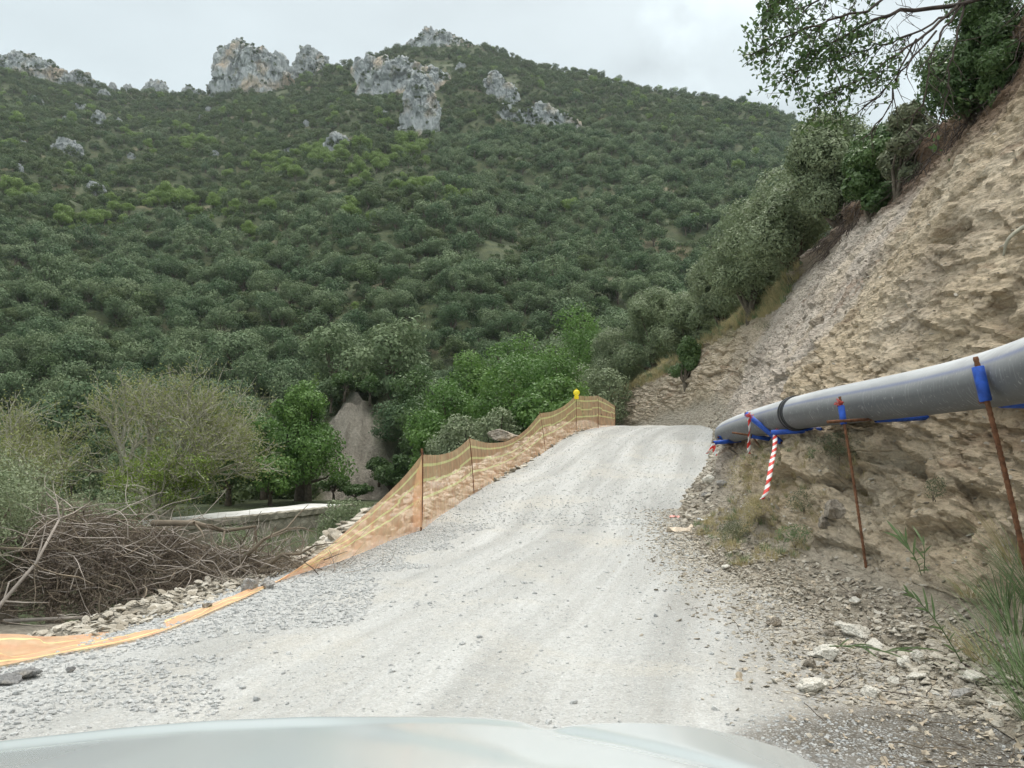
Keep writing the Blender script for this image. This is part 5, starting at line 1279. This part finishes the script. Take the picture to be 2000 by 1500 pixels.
# ---- grass, plants, litter on the right
def blades(n, base, h, spread, lean, rng, w=.006, droop=.5):
    V = []; Fc = []; cv = []
    for k in range(n):
        a = rng.uniform(0, 2 * pi); r = spread * rng.random() ** .6; p = np.array(base, float) + [math.cos(a) * r, math.sin(a) * r, -.03]
        d = np.array([math.cos(a) * lean + rng.normal(0, .2), math.sin(a) * lean + rng.normal(0, .2), 1.]); d /= np.linalg.norm(d); L_ = h * rng.uniform(.5, 1.1); sd = np.cross(d, [0, 0, 1.]); sd /= np.linalg.norm(sd) + 1e-9
        i0 = len(V); c = rng.random()
        for j in range(6):
            t = j / 5; ww = w * (1 - t) ** .6 * (1 if j else .7); V += [p - sd * ww, p + sd * ww]; cv += [c, c]; p = p + d * L_ / 5; d = d + np.array([d[0], d[1], 0]) * droop * .35 + np.array([0, 0, -droop * .28 * t]); d /= np.linalg.norm(d)
        for j in range(5): Fc.append([i0 + 2 * j, i0 + 2 * j + 1, i0 + 2 * j + 3, i0 + 2 * j + 2])
    return V, Fc, cv
def grass_clump(px, py, h, n, label, seed, mat='grass', spread=.12, lean=.5, w=.006, droop=.5, d=None, name='grass_clump', cat='grass clump'):
    p = hit(px, py) if d is None else P(px, py, d); rng = np.random.default_rng(seed); V, Fc, cv = blades(n, (0, 0, 0), h, spread, lean, rng, w, droop)
    return link(name, mesh_np(name, V, np.array(Fc), [M[mat]], True, {'cv': cv}), None, label, cat, loc=p)
for k, (px, py, h, n, sp, ln, mt, l, dr) in enumerate([
    (2010, 1330, .75, 120, .16, .7, 'grass', 'dense green grass clump at the right edge in front of the thick rebar post', .6),
    (1985, 1240, .65, 90, .14, .8, 'grass', 'green spreading grass clump just above the dense one at the right edge', .7),
    (2040, 1190, .85, 110, .14, .8, 'grass', 'tall green grass at the right edge beside the rebar foot', .6),
    (1960, 1180, .55, 70, .12, .8, 'grass', 'thin green grass left of the thick rebar foot', .6),
    (1930, 1290, .42, 110, .16, .9, 'dry_grass', 'straw coloured grass tuft under the green clumps', .7),
    (1990, 1100, .55, 70, .12, .6, 'dry_grass', 'dry upright stalks behind the thick rebar post', .4),
    (1900, 1180, .3, 60, .10, .8, 'dry_grass', 'small dry tuft on the slope between the rebar posts', .6),
    (2080, 1420, .6, 200, .2, .8, 'grass', 'green grass filling the lower right corner', .7)]):
    grass_clump(px, py, h, n, l, 600 + k, mt, sp, ln, .004, dr)
def reed(pts, label, seed, w=.012):
    rng = np.random.default_rng(seed); c = catmull([np.array(p) for p in pts], 6); mb = MB(); mb.tube(c, np.linspace(.005, .002, len(c)), 5, False); tv = np.concatenate(mb.v); tf = np.concatenate(mb.f4)
    V = list(tv); Fc = [list(q) for q in tf]; n = len(c)
    for k in range(2, n - 1, 2):
        for sgn in ((-1, 1) if k % 4 else (1,)):
            d = c[k + 1] - c[k]; d /= np.linalg.norm(d); d = d + rng.normal(0, .25, 3) + np.array([sgn * .35, 0, .1]); d /= np.linalg.norm(d); sd = np.cross(d, [0, 1., .2]); sd /= np.linalg.norm(sd); p = c[k].copy(); i0 = len(V); L_ = rng.uniform(.10, .2)
            for j in range(5): t = j / 4; ww = w * math.sin(pi * min(t * .85 + .15, 1)) * .6; V += [p - sd * ww, p + sd * ww]; p = p + d * L_ / 4; d = d + np.array([0, 0, -.10]); d /= np.linalg.norm(d)
            for j in range(4): Fc.append([i0 + 2 * j, i0 + 2 * j + 1, i0 + 2 * j + 3, i0 + 2 * j + 2])
    o = Vector(pts[0]); V = np.array(V) - np.array(o)
    link('reed_stem', mesh_np('reed_stem', V, np.array(Fc), [M['grass']], True, {'cv': rng.random(len(V))}), None, label, 'reed', loc=o)
reed([hit(1880, 1300), P(1840, 1230, 4.9), P(1800, 1180, 4.8), P(1762, 1150, 4.7)], 'long leaning green reed stem over the stones below the grass', 1)
reed([hit(1800, 1130), P(1790, 1095, 6.0), P(1770, 1065, 5.9), P(1742, 1030, 5.9)], 'green reed shoot on the slope between the rebar posts', 2, .016)
reed([hit(1805, 1120), P(1806, 1080, 6.1), P(1800, 1050, 6.1)], 'short upright green shoot beside the reed shoot', 3, .014)
reed([P(1620, 1262, 5.6), P(1680, 1262, 5.5), P(1730, 1272, 5.4), P(1800, 1262, 5.35)], 'fallen green stalk lying across the pale stones', 4, .01)
def herb(px, py, wpx, hpx, mat, label, n, leaf, seed, asp=.3, d=None):
    p = hit(px, py) if d is None else P(px, py, d); w = wpx * p.y / F; h = hpx * p.y / F; cm, lc = crown_mesh('foliage', 700 + seed, M[mat], w / 2, h * .5, h * .35, 16, min(w, h) * .28, n, leaf, asp, jit=.6)
    t = empty('small_plant', label, 'plant', p); link('stems', trunk_mesh('stems', lc, M['twig'], h * .4, .004, .02, seed, -.03), t); link('foliage', cm, t)
herb(1555, 1075, 70, 60, 'grass', 'low green plant at the bank foot left of the long rebar', 1500, .03, 1)
herb(1570, 1010, 60, 60, 'heath', 'grey green plant on the bank above the low green one', 1400, .03, 2)
herb(1640, 905, 110, 80, 'heath', 'greyish flowering plant on the rock under the pipe left of the long rebar', 2600, .03, 3, d=9.6)
herb(1590, 945, 24, 30, 'grass', 'tiny green tuft on the rock near the striped tape end', 500, .025, 4)
herb(1830, 1010, 40, 60, 'heath', 'bluish grey plant on the slope left of the thick rebar', 1200, .025, 5)
herb(1480, 1030, 110, 70, 'dry_grass', 'dry yellowish weed mat at the bank foot below the longest tape', 3200, .03, 6)
herb(1430, 1060, 90, 50, 'heath', 'low grey weed patch on the road shoulder', 2000, .03, 7)
herb(1460, 960, 80, 80, 'dry_grass', 'straw coloured weeds under the blue bars', 2600, .03, 8)
herb(1650, 840, 1, 1, 'heath', 'tiny sprig behind the pipe bracket', 20, .02, 9, d=9.6) if False else None
herb(1500, 650, 60, 30, 'heath', 'small grey bush clinging to the rock face above the pipe', 900, .04, 10)
herb(1700, 420, 60, 60, 'heath', 'twiggy dry bush on the rim beneath the leafy bush', 1500, .05, 11)
def litter():
    r = np.random.default_rng(9); pts = []; 
    n = 700; y = r.uniform(3, 13, n); sp_ = .13 * r.random(n) ** 1.5
    yi = np.searchsorted(BANK['ys'], y); si = np.searchsorted(BANK['ss'], sp_); pts.append(BANK['V'][yi, si] + [0, 0, .015])
    n = 420; y = r.uniform(2.8, 7.5, n); x = smooth_y(xR, y) - np.abs(r.normal(0, .45, n)); pts.append(np.stack([x, y, road_h(x, y) + .01], -1))
    n = 110; y = r.uniform(3.4, 5.5, n); x = 2.4 + r.normal(0, .45, n); pts.append(np.stack([x, y, road_h(x, y) + .015], -1))
    p = np.concatenate(pts); n = len(p)
    src = []
    for k in range(3):
        rr = np.random.default_rng(50 + k); q = 14; a = np.linspace(0, 2 * pi, q, endpoint=False); rad = .5 + .28 * np.cos(a * 5 + k) * (np.abs(np.cos(a / 2)) ** .5); V = np.stack([np.cos(a) * rad, np.sin(a) * rad * .7, .12 * np.cos(a * 2 + k) + rr.normal(0, .04, q)], 1); V = np.vstack([V, [[0, 0, .05]]])
        src.append(mesh_np('fallen_leaf', V, np.array([[j, (j + 1) % q, q] for j in range(q)]), [M['litter']], False, {'cv': np.full(q + 1, rr.random())}))
    for k in range(3):
        rr = np.random.default_rng(60 + k); mb = MB(); c = [(x, rr.normal(0, .06), .03 + abs(rr.normal(0, .05))) for x in np.linspace(-1.6, 1.6, 6)]; mb.tube(c, np.linspace(.035, .015, 6), 4); mb.tube([c[2], (c[2][0] + .5, .4, .1)], [.02, .01], 4); src.append(mb.mesh('twig', [M['twig'] if k else M['root']], True))
    s = np.where(r.random(n) < .9, r.uniform(.02, .05, n), r.uniform(.05, .085, n)); idx = np.where(r.random(n) < .6, r.integers(0, 3, n), r.integers(3, 6, n)); s = np.where(idx >= 3, s * 1.6, s)
    scatter('leaf_litter', 'dry leaves and small twigs strewn over the stony foot of the bank', 'leaf litter', p, np.stack([r.normal(0, .35, n), r.normal(0, .35, n), r.uniform(0, 6.28, n)], 1), s, idx, src)
    # dry grass on the bank rim and the far grassy part
    pts = []; 
    yi = r.integers(0, len(BANK['ys']), 9000); si = r.integers(0, len(BANK['ss']), 9000); yv = BANK['ys'][yi]; sv_ = BANK['ss'][si]
    k = ((sv_ > .76) | ((yv > 27) & (sv_ > .52))) & (yv > 8); q = BANK['V'][yi[k], si[k]]
    w = (yv < 12.5) & (sv_ > .02) & (sv_ < .28) & (yv > 9); q = np.concatenate([q, BANK['V'][yi[w], si[w]]]); n = len(q)
    src = []
    for j in range(4):
        rr = np.random.default_rng(80 + j); V, Fc, cv = blades(40, (0, 0, 0), .45, .2, .5, rr, .007, .5); src.append(mesh_np('dry_tuft', V, np.array(Fc), [M['dry_grass'] if j else M['grass']], True, {'cv': cv}))
    scatter('dry_grass', 'short dry grass tufts on the rim and far shoulder of the bank', 'grass', q, np.stack([q[:, 0] * 0, q[:, 0] * 0, r.uniform(0, 6.28, n)], 1), np.where(q[:, 1] < 12.5, .35, 1) * r.uniform(.5, 1.1, n), r.integers(0, 4, n), src)
litter()
# exposed root curling out of the rock, top right
def exposed_root():
    b = np.array(P(2010, 440, 9.0)); row = BANK['V'][int(np.argmin(abs(BANK['ys'] - 9)))]
    mb = MB(); mb.tube(catmull([P(2030, 430, 8.1), P(1992, 448, 8.2), P(1968, 470, 8.2), P(1960, 500, 8.25)], 6), np.linspace(.03, .012, 19), 8)
    link('bare_root', mb.mesh('bare_root', [M['bark_pale']], True), None, 'pale curled root sticking out of the bank at the right edge', 'root')
exposed_root()
# scraps on the shoulder
def scrap(px, py, w, c, label, seed, name='plastic_scrap'):
    p = hit(px, py) + Vector((0, 0, .025)); rng = np.random.default_rng(seed); n = 9; U, Vv = np.meshgrid(np.linspace(-.5, .5, n), np.linspace(-.5, .5, n)); q = np.stack([U, Vv * .6, U * 0], -1).reshape(-1, 3); q[:, 2] = fbm(q * 3 + seed, 3, seed) * .3; q[:, :2] += rng.normal(0, .03, (n * n, 2)); q *= w
    i = np.arange(n - 1)[:, None] * n + np.arange(n - 1)[None, :]; f = np.stack([i, i + 1, i + n + 1, i + n], -1).reshape(-1, 4); o = link(name, mesh_np(name, q, f, [mat_simple(name, c, .6, .15, 20)], True), None, label, 'litter', loc=p); m = o.modifiers.new('thickness', 'SOLIDIFY'); m.thickness = .002
scrap(1372, 1018, .16, (.8, .82, .85), 'white crumpled plastic scrap on the road shoulder', 3)
scrap(1318, 1012, .18, (.75, .35, .30), 'faded red tape scrap lying on the gravel', 5)
scrap(1330, 1040, .45, (.56, .47, .36), 'flat tan cardboard scrap on the gravel shoulder', 7)

# ------------------------------------------------------------------ the car the picture is taken from
def car():
    q = NB('white_car_paint'); q.col((.50, .555, .57)); q.rough(.25); q.b.inputs['Specular IOR Level'].default_value = .5; q.b.inputs['Coat Weight'].default_value = .7; q.b.inputs['Coat Roughness'].default_value = .12
    n = q.noise(180, None, 3); q.bump(n, .02, .001)
    dk = NB('dark_plastic'); dk.col((.03, .03, .032)); dk.rough(.5); gl = NB('lamp_glass'); gl.col((.6, .62, .65)); gl.rough(.08); gl.b.inputs['Metallic'].default_value = .7; rb = NB('tyre_rubber'); rb.col((.03, .03, .03)); al = NB('wheel_alloy'); al.col((.5, .5, .52)); al.b.inputs['Metallic'].default_value = .9; al.rough(.35)
    XC = -.30; t = empty('car', 'white car seen over its own bonnet at the bottom of the picture', 'car', (XC, 1.3, 0))
    SIL = [(-420, 1530), (-250, 1488), (-100, 1462), (0, 1447), (120, 1434), (250, 1420), (400, 1408), (600, 1400), (800, 1399), (930, 1401), (1010, 1408), (1062, 1420), (1120, 1417), (1200, 1412), (1290, 1413), (1370, 1421), (1450, 1438), (1530, 1462), (1600, 1492), (1640, 1516), (1700, 1570)]
    dS = 1.42; xs = []; zs = []
    for px, py in SIL: v = P(px, py, dS); xs.append(v.x); zs.append(v.z)
    X = np.linspace(-1.12, .585, 190); Yv = np.concatenate([np.linspace(.62, dS, 60), dS + .34 * np.sin(np.linspace(0.05, pi / 2, 26))])
    z0 = np.interp(X, xs, zs); z0 = np.convolve(np.pad(z0, 3, 'edge'), np.ones(7) / 7, 'valid')
    Vv = []
    for y in Yv:
        if y <= dS: f_ = (dS - y) / .8; dz = .155 * f_ ** 1.0 + .015 * f_ ** 2
        else: u = (y - dS) / .34; dz = -.16 * (1 - math.sqrt(max(0, 1 - u * u))) - .10 * u
        for k, x in enumerate(X):
            z = z0[k] + dz
            # raised middle panel: its edge runs in a curve towards the cowl
            e = -.36 + 1.15 * max(0, dS - y)
            z += .006 * (1 / (1 + math.exp(-(x - e) / .03)) - 1) * min(1, max(0, (dS - y) / .05)) if y < dS else 0
            vx = .066 + .62 * max(0, dS - y); z -= .006 * math.exp(-((x - vx) / .03) ** 2) + .004 / (1 + math.exp((x - vx) / .02)) * min(1, max(0, (dS - y) / .05))
            # shoulders fall away
            z -= .25 * max(0, (x - .50) / .12) ** 2 + .25 * max(0, (-1.03 - x) / .12) ** 2
            Vv.append((x - XC, y - 1.3, z))
    m = len(X); i = np.arange(len(Yv) - 1)[:, None] * m + np.arange(m - 1)[None, :]; f = np.stack([i, i + 1, i + m + 1, i + m], -1).reshape(-1, 4)
    o = link('bonnet', mesh_np('bonnet', Vv, f, [q.m], True), t); md = o.modifiers.new('thickness', 'SOLIDIFY'); md.thickness = .012; md.offset = -1
    # nose, wings and bumper below the bonnet
    zf = float(np.interp(-.3, X, z0)) - .27
    def shell(name, pts, mat, bevel=.03):
        mb = MB(); 
        for c, s in pts: mb.box(c, s)
        o = link(name, mb.mesh(name, [mat]), t); bev(o, bevel, 3); return o
    shell('bumper', [((0, .42, .50), (1.60, .16, .34))], q.m, .05)
    shell('grille', [((0, .43, .76), (.80, .08, .15))], dk.m, .02)
    for s in (-1, 1):
        shell('headlight', [((s * .60, .40, .76), (.32, .12, .14))], gl.m, .04)
        mb = MB(); n = 24; a = np.linspace(0, pi, n); pts = []
        for w_ in (0, 1):
            pass
        # wing: arch-shaped side panel
        V = []; 
        for k, x in enumerate(a):
            cx, cz = -math.cos(x) * .36, .36 + math.sin(x) * .36; ox = -math.cos(x) * .62; oz = .78
            for (yy, zz) in ((cx, cz), (max(-.66, min(.40, ox * 1.1)), oz)):
                V += [(s * .83, yy, zz), (s * .79, yy, zz)]
        Fq = []
        for k in range(n - 1):
            b = k * 4; Fq += [[b, b + 4, b + 6, b + 2], [b + 1, b + 3, b + 7, b + 5], [b, b + 1, b + 5, b + 4], [b + 2, b + 6, b + 7, b + 3]]
        link('wing', mesh_np('wing', V, np.array(Fq), [q.m]), t)
        w = bpy.data.objects.new('wheel', None); COL.objects.link(w); w.parent = t; w.location = (s * .74, 0, .33)
        mb = MB(); aa = np.linspace(0, 2 * pi, 40); prof = [(-.1, .22), (-.105, .30), (-.07, .33), (.07, .33), (.105, .30), (.1, .22)]; V = []
        for x in aa[:-1]:
            for (px_, r) in prof: V.append((px_, math.cos(x) * r, math.sin(x) * r))
        N_ = len(prof); Fq = [[k * N_ + j, ((k + 1) % 39) * N_ + j, ((k + 1) % 39) * N_ + (j + 1) % N_, k * N_ + (j + 1) % N_] for k in range(39) for j in range(N_)]
        link('tyre', mesh_np('tyre', V, np.array(Fq), [rb.m], True), w)
        mb = MB(); mb.tube([(s * .06, 0, 0), (s * .09, 0, 0)], [.06, .05], 20)
        for k in range(5): an = k * 2 * pi / 5; mb.tube([(s * .08, 0, 0), (s * .085, math.cos(an) * .21, math.sin(an) * .21)], [.035, .025], 8)
        link('rim', mb.mesh('rim', [al.m], True), w)
    # wiper arm parked at the foot of the windscreen
car()

# ------------------------------------------------------------------ air
def haze():
    m = bpy.data.materials.new('air'); m.use_nodes = True; nt = m.node_tree; nt.nodes.clear(); o = nt.nodes.new('ShaderNodeOutputMaterial'); v = nt.nodes.new('ShaderNodeVolumePrincipled')
    v.inputs['Color'].default_value = (.80, .88, .92, 1); v.inputs['Density'].default_value = HAZE; v.inputs['Anisotropy'].default_value = .2
    nt.links.new(v.outputs[0], o.inputs['Volume'])
    mb = MB(); mb.box((0, 1200, 25), (8000, 3200, 1450)); link('haze', mb.mesh('haze', [m]), None, 'thin pale haze hanging in the valley air', 'haze', kind='stuff')
HAZE = .00013
haze()
